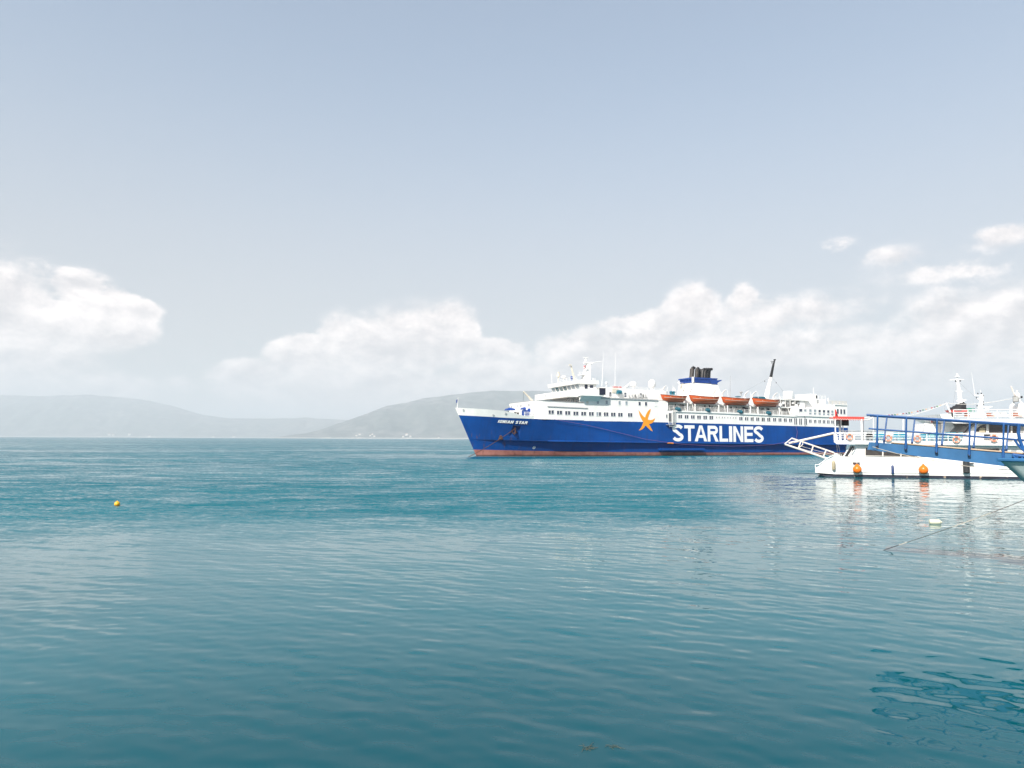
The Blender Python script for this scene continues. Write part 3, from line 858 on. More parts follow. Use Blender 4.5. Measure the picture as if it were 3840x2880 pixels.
box_pix('winch_house', 1966, 1985, 1538, 1561, -5.6, -4.0, BLUEFIT)
for px, w in ((1905, 3), (1932, 4), (1942, 5)):
    a = fpt(px, 1546 + (px - 1905) * .1, -2); P('mooring_bollard', MB().lathe([(.3, 0), (.25, .9), (.34, 1.0), (.3, 1.1)], a - Vector((0, 0, .9)), 8), DARK)
tubep('deck_rail', [(1965, 1545.5), (2006, 1547)], -7.8, .07)
tubep('deck_rail', [(1965, 1552), (2006, 1553.5)], -7.8, .06)
tubep('deck_rail', [(1965, 1558), (2006, 1559.5)], -7.8, .06)
for px in (1968, 1987, 2006): tubep('rail_post', [(px, 1545), (px, 1562)], -7.85, .07)
tubep('foredeck_crane', [(2004, 1516), (1997, 1504), (1963, 1468)], -4.0, [.32, .3, .2], CREAM)
tubep('crane_wire', [(1963, 1469), (1962, 1503)], -4.0, .025, DARK)
P('jackstaff', MB().cyl(fpt(1715, 1530, 0), fpt(1718, 1490, 0), .09, .05, 6), WHITE2)
for px, py in ((1740, 1537), (1852, 1556), (1898, 1550)):
    s, z = hull_pick(px, py); P('fairlead', MB().box(s - .3, s + .3, -hull_b(s, z) - .06, -hull_b(s, z) + .1, z - .18, z + .18), GREY)
# stairs up from the forward house
mb = MB()
a, c2 = fpt(2118, 1517, -6.0), fpt(2145, 1486, -6.0)
for k in range(8):
    p = a.lerp(c2, k / 7.0); mb.box(p.x - .18, p.x + .18, -6.5, -5.4, p.z, p.z + .06)
mb.cyl(a + Vector((0, -.6, .2)), c2 + Vector((0, -.6, .2)), .06, n=5).cyl(a + Vector((0, .6, .2)), c2 + Vector((0, .6, .2)), .06, n=5)
P('stairs', mb, GREY)
# ---- windows along the side
def win_mesh(w, h):
    mb = MB(); mb.mi = 0
    f = 0.07
    mb.box(-w / 2, w / 2, -.035, .02, -h / 2, h / 2)
    mb.mi = 1
    mb.box(-w / 2 - f, w / 2 + f, -.06, .02, h / 2, h / 2 + f).box(-w / 2 - f, w / 2 + f, -.07, .02, -h / 2 - f, -h / 2)
    mb.box(-w / 2 - f, -w / 2, -.05, .02, -h / 2, h / 2).box(w / 2, w / 2 + f, -.05, .02, -h / 2, h / 2)
    return mb
WM = {}
def window(px, py, wpx, hpx, glass=None, y=-HB, name='window'):
    """px, py: centre in the photo"""
    a = fs(px - wpx / 2, py - hpx / 2, y); c2 = fs(px + wpx / 2, py + hpx / 2, y)
    w = round(abs(c2[0] - a[0]), 2); h = round(abs(a[1] - c2[1]), 2)
    g = glass or GLASS
    key = (w, h, g.name)
    if key not in WM:
        o = win_mesh(w, h).build(name, [g, WHITE2], ferry); WM[key] = o.data
    else:
        o = bpy.data.objects.new(name, WM[key]); C.objects.link(o); o.parent = ferry
    o.location = ((a[0] + c2[0]) / 2, y, (a[1] + c2[1]) / 2)
    return o
Z2 = lambda x, y: (1980 + x / 4.424, 1320 + y / 4.424)
Z3 = lambda x, y: (2400 + x / 4.424, 1320 + y / 4.424)
Z4 = lambda x, y: (2800 + x / 4.424, 1320 + y / 4.424)
GP = lambda k: random.choice([GLASS, GLASS, GLASS, GLASS_P]) if k is None else k
for x, y in zip((383, 521, 657, 792, 921, 1048, 1171, 1293, 1412, 1530, 1692), (997, 1004, 1011, 1018, 1022, 1026, 1029, 1032, 1036, 1040, 1044)):
    for d in (-24.5, 24.5):
        X_, Y_ = Z2(x + d * (1 - (x - 383) / 1309 * .22), y)
        window(X_, Y_, 8.2 - (x - 383) / 1309 * 1.2, 13.6, GLASS_P if (x == 1171 and d < 0) else GLASS)
for x, y, g in ((985, 824, CREAM), (1157, 830, GLASS_P), (1304, 836, GLASS_P), (1517, 845, GLASS_P), (1632, 848, GLASS_P), (1850, 857, GLASS), (1956, 861, GLASS), (2118, 868, WHITE2)):
    X_, Y_ = Z2(x, y); window(X_, Y_, 8.0, 13.6, g)
for x, y in zip((665, 770, 874, 977, 1079, 1180), (1071, 1075, 1078, 1082, 1085, 1088)):
    for d in (-17, 17): X_, Y_ = Z3(x + d, y); window(X_, Y_, 6.0, 12.6, GLASS)
for x in (1270, 1310, 1363, 1403, 1455, 1495, 1545, 1585): X_, Y_ = Z3(x, 1082 + (x - 1270) * .035); window(X_, Y_, 2.2, 5.0, NAVY, name='scuttle')
for x, y in zip((1671, 1765, 1859, 1951, 2042, 2133), (1105, 1108, 1111, 1114, 1117, 1120)):
    for d in (-15, 15): X_, Y_ = Z3(x + d, y); window(X_, Y_, 5.2, 12.2, GLASS)
for k, x in enumerate((2, 88, 181, 272, 363, 460, 550, 638, 725)):
    for d in (-14, 14):
        if x == 2 and d < 0: continue
        X_, Y_ = Z4(x + d, 1108 + k * 3.1); window(X_, Y_, 5.0, 12.2, GLASS)
for k, x in enumerate((810, 892, 974)):
    for d in (-14, 14): X_, Y_ = Z4(x + d, 1152 + k * 3); window(X_, Y_, 4.6, 23.0, GLASS, name='tall_window')
for k, x in enumerate((1054, 1132, 1208, 1280, 1352, 1420)):
    for d in (-12, 12): X_, Y_ = Z4(x + d, 1146 + k * 3.2); window(X_, Y_, 4.0, 11.2, GLASS)
    X_, Y_ = Z4(x, 971 + k * 4.2); window(X_, Y_, 9.0 - k * .1, 9.4, GLASS_P if k in (0, 1, 5) else GLASS)
    X_, Y_ = Z4(x, 1024 + k * 3.4); window(X_, Y_, 9.6 - k * .1, 6.8, GLASS_P)
for x, y in ((1510, 984), (1566, 988), (1618, 991)): X_, Y_ = Z4(x, y); window(X_, Y_, 7.2, 17.6, GLASS, name='tall_window')
for x, y, w, h, g in ((895, 966, 11, 10.5, GLASS), (970, 969, 8.5, 8, GLASS_P)): X_, Y_ = Z4(x, y); window(X_, Y_, w, h, g)
X_, Y_ = Z3(443, 1065); window(X_, Y_, 4.6, 12.4, GLASS)
# side door with the pilot ladder
X_, Y_ = Z3(497, 1080)
window(X_, Y_, 10.5, 31, NAVY, name='side_door')
def ladder(name, top, bot, w=.45, n=14, y=-9.18, m=WHITE2):
    mb = MB(); a, c2 = fpt(*top, y), fpt(*bot, y)
    for d in (-w / 2, w / 2): mb.cyl(a + Vector((d, 0, 0)), c2 + Vector((d, 0, 0)), .05, n=5)
    for k in range(n):
        p = a.lerp(c2, (k + .5) / n); mb.box(p.x - w / 2, p.x + w / 2, y - .06, y + .06, p.z - .03, p.z + .03)
    return P(name, mb, m)
ladder('ladder', Z3(490, 1010), Z3(492, 1150), .5, 10, y=-9.22, m=GREY)
ladder('ladder', Z3(560, 960), Z3(562, 1215), .9, 18, y=-9.3)
ladder('ladder', Z3(505, 1165), Z3(530, 1245), 1.2, 5, y=-9.5)
a, c2 = fpt(*Z3(455, 1208), -9.7), fpt(*Z3(570, 1205), -9.7)
P('gangway_platform', MB().box(a.x, c2.x, -9.75, -9.05, a.z - .04, a.z + .06), GREY)
# promenade: inner doors, rails, stanchions
for x, y, w, h in ((466, 880, 4.5, 11), (590, 880, 4.5, 11), (677, 885, 5, 11), (800, 890, 4, 9), (1075, 905, 5, 9), (1150, 905, 5.5, 10), (1195, 908, 5, 9), (1510, 930, 5, 10), (1600, 930, 5, 9), (1975, 945, 9, 9), (2040, 950, 10, 9), (2125, 955, 12, 10)):
    X_, Y_ = Z3(x, y); window(X_, Y_, w, h, random.choice([NAVY, GLASS, GREY]), y=-6.32, name='promenade_door')
for x, y, w, h in ((20, 960, 8, 10), (250, 955, 10, 9), (350, 950, 12, 9), (600, 962, 5, 7), (630, 962, 5, 7)):
    X_, Y_ = Z4(x, y); window(X_, Y_, w, h, NAVY, y=-6.32, name='promenade_door')
railing('promenade_railing', [fpt(2507, 1537, -8.8), fpt(2700, 1546, -8.8), fpt(2985, 1559, -8.8)], 1.05, 3, 1.5, .04)
for k in range(16):
    px = 2512 + k * 30
    a = fpt(px, 1538 + (px - 2512) * .0455, -8.75)
    zt = lin(a.x, z_b0, z_b1)
    P('stanchion', MB().cyl(a, (a.x, -8.1, zt - .1), .08, n=6), WHITE2)
# funnel
def fq(x, y, yy): X_, Y_ = Z3(x, y); return fpt(X_, Y_, yy)
FP = -2.6                     # port face of the funnel
p_bl, p_br = fq(868, 705, FP - .5), fq(1400, 712, FP - .5)
p_tl, p_tr = fq(878, 508, FP), fq(1285, 540, FP)
def mir(p, w): return Vector((p.x, p.y + w, p.z))
wid_b, wid_t = 7.4, 6.2
fun = P('funnel', MB().hexa([p_bl - Vector((0, 0, 2)), p_br - Vector((0, 0, 2)), mir(p_br, wid_b) - Vector((0, 0, 2)), mir(p_bl, wid_b) - Vector((0, 0, 2)), p_tl, p_tr, mir(p_tr, wid_t), mir(p_tl, wid_t)]), WHITE)
for k in range(2):
    yy = -.6 + k * 2.3
    xa = p_tl.x + (p_bl.x - p_tl.x) * .45
    P('louvre_panel', MB().box(xa - .12, xa + .3, yy - .8, yy + .8, p_bl.z + .9, p_bl.z + 3.1), CREAM, fun)
c_tl, c_tr = fq(883, 420, FP), fq(1262, 468, FP)
u_l = p_tl.z + .02
crown = MB()
crown.hexa([p_tl + Vector((.35, .45, .02)), p_tr + Vector((-.2, .45, .02)), mir(p_tr, wid_t) + Vector((-.2, -.45, .02)), mir(p_tl, wid_t) + Vector((.35, -.45, .02)),
            c_tl + Vector((.35, .45, -.35)), c_tr + Vector((-.2, .45, -.35)), mir(c_tr, wid_t) + Vector((-.2, -.45, -.35)), mir(c_tl, wid_t) + Vector((.35, -.45, -.35))])
cr = P('funnel_top', crown, mat('funnel_navy', (.006, .02, .09), .5), fun)
# louvre frame: top band, bottom band, slats
mb = MB()
def band(za, zb, d=.12):
    for (A, B_) in (((p_tl.x, FP), (p_tr.x, FP)), ((p_tl.x, FP + wid_t), (p_tr.x, FP + wid_t))):
        mb.box(A[0] + .02, B_[0] - .02, A[1] - d, A[1] + d, za, zb)
    mb.box(p_tl.x - .14, p_tl.x + .1, FP - d - .01, FP + wid_t + d + .01, za + .01, zb + .01)
hz_ = c_tl.z - p_tl.z
band(p_tl.z + .05, p_tl.z + .35); band(p_tl.z + hz_ * .78, p_tl.z + hz_ * 1.0)
P('louvre_frame', mb, BLUEFIT, fun)
ln_ = p_tr.x - p_tl.x
for k in range(20):
    x = p_tl.x + .55 + (ln_ - .9) * k / 19
    P('slat', MB().hexa([(x + .25, FP - .08, p_tl.z + .3), (x + .43, FP - .08, p_tl.z + .3), (x + .43, FP + .5, p_tl.z + .3), (x + .25, FP + .5, p_tl.z + .3), (x - .1, FP - .08, p_tl.z + hz_ * .8), (x + .08, FP - .08, p_tl.z + hz_ * .8), (x + .08, FP + .5, p_tl.z + hz_ * .8), (x - .1, FP + .5, p_tl.z + hz_ * .8)]), BLUEFIT, fun)
for k in range(9):
    y = FP + .5 + k * .64
    P('slat', MB().box(p_tl.x - .1, p_tl.x + .3, y - .08, y + .08, p_tl.z + .3, p_tl.z + hz_ * .8), BLUEFIT, fun)
P('corner_post', MB().box(p_tl.x - .2, p_tl.x + .25, FP - .2, FP + .2, p_tl.z + .02, c_tl.z + .1), WHITE2, fun)
# swept fin at the after edge
pf = [fq(1150, 455, FP), fq(1262, 470, FP), fq(1357, 463, FP), fq(1350, 474, FP), fq(1275, 515, FP), fq(1284, 540, FP), fq(1180, 530, FP)]
P('funnel_fin', MB().prism([p + Vector((0, -.14, 0)) for p in pf], (0, wid_t + .28, 0)), BLUEFIT, fun)
def pipe(pix, y, r, m):
    pts = [fq(a, b_, y) for a, b_ in pix]
    return P('exhaust_pipe', MB().tube(pts, r, 9), m, fun, True)
pipe([(850, 440), (856, 400), (866, 285), (872, 268)], -.2, [.62, .6, .62, .3], SOOT)
pipe([(868, 285), (868, 262), (885, 252), (905, 262), (915, 275)], -.2, [.34, .34, .32, .3, .28], BLACKPIPE)
pipe([(935, 450), (938, 400), (945, 295), (950, 280)], -.2, [.50, .50, .52, .3], SOOT)
pipe([(948, 295), (950, 272), (962, 262), (975, 268)], -.2, [.3, .3, .28, .24], BLACKPIPE)
pipe([(985, 450), (988, 330), (985, 285), (978, 275)], .6, [.3, .3, .28, .22], BLACKPIPE)
for x0_, y_ in ((1028, -.6), (1065, -.5), (1102, -.1), (1138, .4)):
    pipe([(x0_, 460), (x0_ + 8, 330), (x0_ + 18, 298), (x0_ + 42, 283), (x0_ + 58, 288)], y_, [.46, .44, .40, .36, .36], BLACKPIPE)
pipe([(1008, 455), (1012, 330), (1020, 285)], 1.4, [.3, .3, .3], BLACKPIPE)
P('floodlight', MB().lathe([(.1, -.3), (.34, -.1), (.36, .2)], fq(645, 515, 1.5), 8, 'x').cyl(fq(645, 515, 1.5), fq(720, 518, 1.5), .06), WHITE2, fun)
# after mast with stays
def z4p(x, y, yy=-1.0): X_, Y_ = Z4(x, y); return fpt(X_, Y_, yy)
am = P('after_mast', MB().tube([z4p(325, 770), z4p(348, 650), z4p(403, 420)], [.74, .62, .40], 10), WHITE, None, True)
P('mast_head', MB().tube([z4p(403, 419), z4p(437, 250), z4p(465, 128)], [.38, .28, .20], 8).box(z4p(455, 130).x, z4p(475, 130).x, -1.25, -.75, z4p(465, 138).z, z4p(465, 120).z), DARK, am)
P('mast_arm', MB().cyl(z4p(400, 155), z4p(460, 158), .08, n=6), DARK, am)
P('mast_arm', MB().cyl(z4p(412, 180), z4p(455, 186), .12, n=6), DARK, am)
mb = MB(); a, c2 = z4p(378, 420, -1.5), z4p(430, 200, -1.5)
mb.cyl(a, c2, .05, n=4)
for k in range(12): p = a.lerp(c2, k / 12); mb.cyl(p, p + Vector((.55, 0, .1)), .04, n=4)
P('mast_ladder', mb, DARK, am)
P('stay', MB().cyl(z4p(372, 432), z4p(-260, 782), .028, n=4), GREY, am); P('stay', MB().cyl(z4p(425, 425), z4p(658, 718), .028, n=4), GREY, am)
P('stay_insulator', MB().lathe([(.05, -.2), (.12, 0), (.05, .2)], z4p(300, 484), 6), DARK, am)
P('stay_insulator', MB().lathe([(.05, -.2), (.12, 0), (.05, .2)], z4p(490, 508), 6), DARK, am)
tubep('whip_antenna', [Z3(1497, 740), Z3(1497, 560), Z3(1498, 395)], -4, [.1, .07, .05], GREY)
for x in (548, 566, 585): tubep('whip_antenna', [Z3(x, 705), Z3(x, 560 + (x - 548) * 1.5)], 3, .06)
P('roof_ventilator', MB().lathe([(.22, 0), (.22, .9), (.5, 1.0), (.5, 1.25), (.1, 1.4)], fq(1675, 735, -4.6), 9), GREY, None, True)
P('tank', MB().lathe([(1.3, 0), (1.35, .2), (1.35, 2.0), (1.2, 2.2)], z4p(690, 785, -5.5), 14), WHITE2, None, True)
# blue awnings and lockers between the boats on the boat deck
for x0_, x1_, yb, yt in ((1600, 1660, 745, 735), (1890, 1960, 775, 745), (1965, 2065, 785, 745)):
    a, c2 = fq(x0_, yb, -5.6), fq(x1_, yt, -5.6)
    P('covered_locker', MB().box(a.x, c2.x, -6.0, -5.0, a.z, c2.z), TEAL)
for x in (430, 515, 560):
    a = fq(x, 712, -4.0); P('covered_locker', MB().lathe([(.3, -.2), (.35, .5), (.5, .8), (.1, 1.0)], a, 8), TEAL)
# rails on top
railing('top_railing', [z4p(470, 790, -6), z4p(640, 790, -6)], .9, 3, 1.6, .04)
railing('top_railing', [z4p(750, 786, -5), z4p(840, 786, -5), z4p(842, 782, -5), z4p(1060, 780, -5)], 1.25, 3, 1.3, .05)
railing('top_railing', [z4p(1190, 782, -5.5), z4p(1310, 784, -5.5)], 1.1, 3, .9, .05)
railing('stern_railing', [z4p(1365, 868, -8.5), z4p(1655, 880, -8.5)], 1.0, 4, 1.2, .05, CREAM)
P('upper_platform', MB().box(z4p(470, 795, -7).x, z4p(1060, 795, -7).x, -7.2, 2, z4p(700, 800, -7).z, z4p(700, 789, -7).z), WHITE)
for x in (480, 560, 640, 720, 800):
    a = z4p(x, 795, -7.1); P('stanchion', MB().cyl(a, a - Vector((0, 0, 2.2)), .09, n=6), WHITE2)
for x, y, w, h, m_ in ((630, 870, 3, 10, NAVY), (680, 850, 5, 5, GREY), (600, 840, 8, 12, WHITE2), (850, 850, 9, 6, GREY), (760, 845, 6, 9, WHITE2), (560, 870, 7, 9, WHITE2)):
    a = z4p(x, y, -6.6); P('deck_locker', MB().box(a.x - w / 22, a.x + w / 22, -6.9, -6.2, a.z - h / 28, a.z + h / 28), m_)
# lower side details
X_, Y_ = Z3(0, 0)
P('moulding', MB().box(fs(3016, 1562)[0], fs(3020, 1562)[0], -HB - .06, -HB + .02, zl(3016, 1598), zl(3016, 1560)), GREY)
a = fs(2501, 1661.5); c2 = fs(2522, 1662.5)
P('orange_fender', MB().tube([(a[0], -9.3, a[1]), (a[0] + .8, -9.3, a[1] - .02), (c2[0], -9.3, c2[1])], .17, 7), mat('fender_orange', (.75, .24, .02), .6, dirt=((.4, .1, .02), 3.0, .5, .6, .8)))
# draught marks and thruster mark
def ring_mark(px, py, r):
    s, z = hull_pick(px, py); mb = MB(); n = 20; vs = []
    for k in range(n):
        t = 2 * PI * k / n
        for rr_ in (r, r * .76):
            vs.append(on_hull(s + rr_ * math.cos(t), z + rr_ * math.sin(t), -.28 if False else .04))
    mb.add(vs, [(2 * k, 2 * k + 1, (2 * k + 3) % (2 * n), (2 * k + 2) % (2 * n)) for k in range(n)])
    return mb, s, z
def low_b(s, z):
    f = (z - z_red(s)) / max(.1, (z_kn(s) - z_red(s)))
    return hull_b(s, z) - (0.95 + (0.60 - 0.95) * min(1, max(0, f)))
def on_low(s, z, off=.05): return Vector((s, -(low_b(s, z) + off), z))
def low_pick(px, py):
    y = -HB
    for _ in range(14):
        s, z = fs(px, py, y); y = 0.5 * y - 0.5 * low_b(s, z)
    return s, z
s, z = low_pick(2002.5, 1678.5); r = .32; n = 20; vs = []
for k in range(n):
    t = 2 * PI * k / n
    for q_ in (r, r * .74): vs.append(on_low(s + q_ * math.cos(t), z + q_ * math.sin(t)))
mb = MB().add(vs, [(2 * k, 2 * k + 1, (2 * k + 3) % (2 * n), (2 * k + 2) % (2 * n)) for k in range(n)])
for (d1, d2) in (((-1, -1), (1, 1)), ((-1, 1), (1, -1))):
    q_ = .66 * r * .7; e = .05
    mb.add([on_low(s + d1[0] * q_ - e, z + d1[1] * q_, .06), on_low(s + d1[0] * q_ + e, z + d1[1] * q_, .06), on_low(s + d2[0] * q_ + e, z + d2[1] * q_, .06), on_low(s + d2[0] * q_ - e, z + d2[1] * q_, .06)], [(0, 1, 2, 3)])
P('thruster_mark', mb, LETTER)
P('draught_marks', (lambda mb: [mb.box(s_stem(z) + .25, s_stem(z) + .42, -hull_b(s_stem(z) + .4, z) + .5, -hull_b(s_stem(z) + .4, z) + .52, z, z + .1) for z in np.arange(.15, 1.4, .22)] and mb)(MB()), LETTER)['kind'] = 'stuff'

# ---- lettering
def arc(cx, cy, rx, ry, a0, a1, n=9): return [(cx + rx * math.cos(R(a0 + (a1 - a0) * k / n)), cy + ry * math.sin(R(a0 + (a1 - a0) * k / n))) for k in range(n + 1)]
def stroke_quads(pts, tx, ty):
    """thick polyline; stroke width tx for vertical runs and ty for horizontal ones"""
    L, Rr = [], []
    n = len(pts)
    for i, p in enumerate(pts):
        a = pts[max(i - 1, 0)]; c2 = pts[min(i + 1, n - 1)]
        dx_, dy_ = c2[0] - a[0], c2[1] - a[1]; l_ = math.hypot(dx_, dy_) or 1
        nx, ny = -dy_ / l_ * tx / 2, dx_ / l_ * ty / 2
        L.append((p[0] + nx, p[1] + ny)); Rr.append((p[0] - nx, p[1] - ny))
    return [(L[i], L[i + 1], Rr[i + 1], Rr[i]) for i in range(n - 1)]
def glyph(ch, tx, ty):
    """polygons in the unit box; tx, ty stroke widths as shares of letter width and height"""
    b = lambda x0, y0, x1, y1: [(x0, y0), (x1, y0), (x1, y1), (x0, y1)]
    if ch == 'I': return [b(0, 0, 1, 1)]
    if ch == 'T': return [b(0, 1 - ty, 1, 1), b(.5 - tx / 2, 0, .5 + tx / 2, 1 - ty)]
    if ch == 'L': return [b(0, 0, tx, 1), b(tx, 0, 1, ty)]
    if ch == 'E': return [b(0, 0, tx, 1), b(tx, 0, 1, ty), b(tx, 1 - ty, 1, 1), b(tx, .5 - ty / 2, .92, .5 + ty / 2)]
    if ch == 'N': return [b(0, 0, tx, 1), b(1 - tx, 0, 1, 1), [(tx, 1), (tx, 1 - tx * 1.25), (1 - tx, 0), (1 - tx, tx * 1.25)]]
    if ch == 'A':
        return [[(0, 0), (tx * 1.12, 0), (.5 + tx * .06, .86), (.5 - tx * .56, 1)], [(.5 - tx * .56, 1), (.5 + tx * .06, .86), (.5 + tx * .07, .86), (.5 + tx * .56, 1)], [(1, 0), (.5 + tx * .56, 1), (.5 + tx * .07, .86), (1 - tx * 1.12, 0)],
                [(.285, .22), (.715, .22), (.715 - .075, .22 + ty * .9), (.285 + .075, .22 + ty * .9)]]
    if ch == 'R':
        ou = [(tx, 1)] + [(.62, 1)] + arc(.62, .725, .34, .275, 90, -90, 10)[1:] + [(tx, .45)]
        inn = [(tx, 1 - ty)] + [(.62, 1 - ty)] + arc(.62, .725, .34 - tx * .95, .275 - ty, 90, -90, 10)[1:] + [(tx, .45 + ty)]
        q_ = [(ou[i], ou[i + 1], inn[i + 1], inn[i]) for i in range(len(ou) - 1)]
        return [b(0, 0, tx, 1)] + [list(k) for k in q_] + [[(.47, .45), (.47 + tx * 1.05, .45), (1.02, 0), (1.02 - tx * 1.2, 0)]]
    if ch == 'O':
        ou = [(.22, 0), (.78, 0), (1, .16), (1, .84), (.78, 1), (.22, 1), (0, .84), (0, .16)]
        inn = [(.30, ty), (.70, ty), (1 - tx, .27), (1 - tx, .73), (.70, 1 - ty), (.30, 1 - ty), (tx, .73), (tx, .27)]
        return [[ou[i], ou[(i + 1) % 8], inn[(i + 1) % 8], inn[i]] for i in range(8)]
    if ch == 'S':
        hx, hy = tx / 2, ty / 2
        pts = arc(.5, .735, .5 - hx, .265 - hy, 18, 180, 10) + arc(.5, .735, .5 - hx, .245 - hy, 180, 246, 4)[1:]
        low = arc(.5, .270, .5 - hx, .27 - hy, 198, 360, 10)[::1]
        low = arc(.5, .270, .5 - hx, .27 - hy, 198, 360, 10) + arc(.5, .270, .5 - hx, .25 - hy, 0, 64, 4)[1:]
        path = pts + low[::-1]
        return [list(k) for k in stroke_quads(path, tx, ty)]
def letter(ch, s0, s1, z0, z1, tx_m, ty_m, place, shear=0.0, m=LETTER):
    w, h = s1 - s0, z1 - z0
    mb = MB()
    for i, poly in enumerate(glyph(ch, tx_m / w, ty_m / h)):
        n = len(poly)
        fr = [place(s0 + u * w + shear * v * h, z0 + v * h, .022 + .0012 * (i % 3)) for u, v in poly]
        bk = [place(s0 + u * w + shear * v * h, z0 + v * h, -.03) for u, v in poly]
        mb.add(fr + bk, [tuple(range(n))] + [(k, (k + 1) % n, n + (k + 1) % n, n + k) for k in range(n)])
    return P('letter', mb, m)
Z5 = lambda x, y: (2400 + x / 4.424, 1520 + y / 4.424)
flat = lambda s, z, off: Vector((s, -HB - off, z))
ft = lambda x: 322 + (x - 538) * .0215
fb = lambda x: 592 + (x - 538) * .0170
for ch, xa, xb in (('S', 536, 719), ('T', 737, 903), ('A', 909, 1109), ('R', 1125, 1297), ('L', 1321, 1458), ('I', 1480, 1527), ('N', 1551, 1709), ('E', 1733, 1876), ('S', 1890, 2047)):
    xm = (xa + xb) / 2
    over = 5 if ch == 'S' else -3
    sa, za = fs(*Z5(xa, fb(xm) + over)); sb, zb_ = fs(*Z5(xb, ft(xm) - over))
    letter(ch, sa, sb, za, zb_, .86 if ch == 'S' else .80, .80, flat)
Z8 = lambda x, y: (1850 + x / 11.06, 1450 + y / 11.06)
bowp = lambda s, z, off: on_hull(s, z, off + .02)
for ch, xa, xb, yb, yt in (('I', 178, 214, 1492, 1378), ('O', 238, 345, 1499, 1383), ('N', 365, 478, 1507, 1390), ('I', 500, 536, 1512, 1395), ('A', 560, 672, 1517, 1401), ('N', 690, 812, 1528, 1408), ('S', 898, 1010, 1537, 1418), ('T', 1040, 1132, 1543, 1424), ('A', 1140, 1258, 1548, 1430), ('R', 1280, 1395, 1556, 1436)):
    sa, za = hull_pick(*Z8(xa, yb)); sb, _ = hull_pick(*Z8(xb, yb)); _, zb_ = hull_pick(*Z8(xb, yt + 2))
    letter(ch, sa, sb, za, zb_, .16 if ch in 'OSR' else .21, .17, bowp, .26)
# starfish emblem
ST = [(1832, 960), (1870, 1010), (1905, 1060), (1940, 1088), (1955, 1040), (1982, 990), (2008, 960), (2036, 944), (2028, 990), (2010, 1040), (1992, 1090), (1988, 1122), (2030, 1130), (2070, 1120), (2108, 1097), (2095, 1140), (2065, 1175), (2035, 1190), (2008, 1197), (2030, 1240), (2052, 1280), (2068, 1318), (2030, 1297), (1990, 1260), (1950, 1218), (1925, 1255), (1895, 1283), (1862, 1297), (1836, 1298), (1865, 1270), (1895, 1220), (1913, 1165), (1900, 1145), (1875, 1100), (1850, 1040)]
pts = [fs(*Z2(x, y)) for x, y in ST]
P('starfish_emblem', MB().prism([(s, -HB - .03, z) for s, z in pts], (0, .05, 0)), STARORANGE)

# ---- anchor and chain, draped line
s, z = hull_pick(1934, 1606)
P('anchor', MB().tube([(s, -hull_b(s, z) + .35, z + .1), (s - .1, -hull_b(s, z) + .1, z - 1.2)], .16, 6).tube([(s - .75, -hull_b(s, z - .9) + .1, z - .7), (s - .1, -hull_b(s, z - 1.2) - .05, z - 1.35), (s + .6, -hull_b(s, z - .9) + .1, z - .75)], [.1, .2, .1], 6), RUST)
s2, z2 = hull_pick(1879, 1638)
a = Vector((s, -hull_b(s, z) + .1, z)); o_, d_ = _loc(1746, 1714)
w0 = o_ + d_ * (-o_.z / d_.z)
mb = MB(); nlk = 70
pv_ = None
for k in range(nlk):
    t = k / (nlk - 1); p = a.lerp(w0 - Vector((0, 0, .3)), t); p.z -= .35 * math.sin(PI * t); 
    if pv_ is not None:
        mid = (p + pv_) / 2; dd = (p - pv_)
        mb.tube([pv_ - dd * .12, mid, p + dd * .12], [.04, .11 if k % 2 else .06, .04], 5)
    pv_ = p
ch_ = P('anchor_chain', mb, RUST); ch_['kind'] = 'stuff'
P('rust_bracket', MB().hexa([on_hull(s2 - .5, z2 - .7, -.05), on_hull(s2 + .6, z2 - .7, -.05), on_hull(s2 + .4, z2 - .6, .4), on_hull(s2 - .3, z2 - .6, .4), on_hull(s2 - .4, z2 + .4, -.05), on_hull(s2 + .1, z2 + .4, -.05), on_hull(s2, z2 + .2, .2), on_hull(s2 - .3, z2 + .2, .2)]), RUST)
line_pts = []
for px, py in ((2078, 1573), (2200, 1594), (2330, 1625), (2420, 1647), (2500, 1659), (2560, 1666), (2650, 1671), (2740, 1673), (2830, 1671), (2900, 1667), (2985, 1650), (2990, 1620), (2985, 1600)):
    s, z = fs(px, py, -9.3); line_pts.append((s, -9.32, z))
P('draped_line', MB().tube(line_pts, .045, 5), mat('violet_rope', (.16, .08, .22), .8))

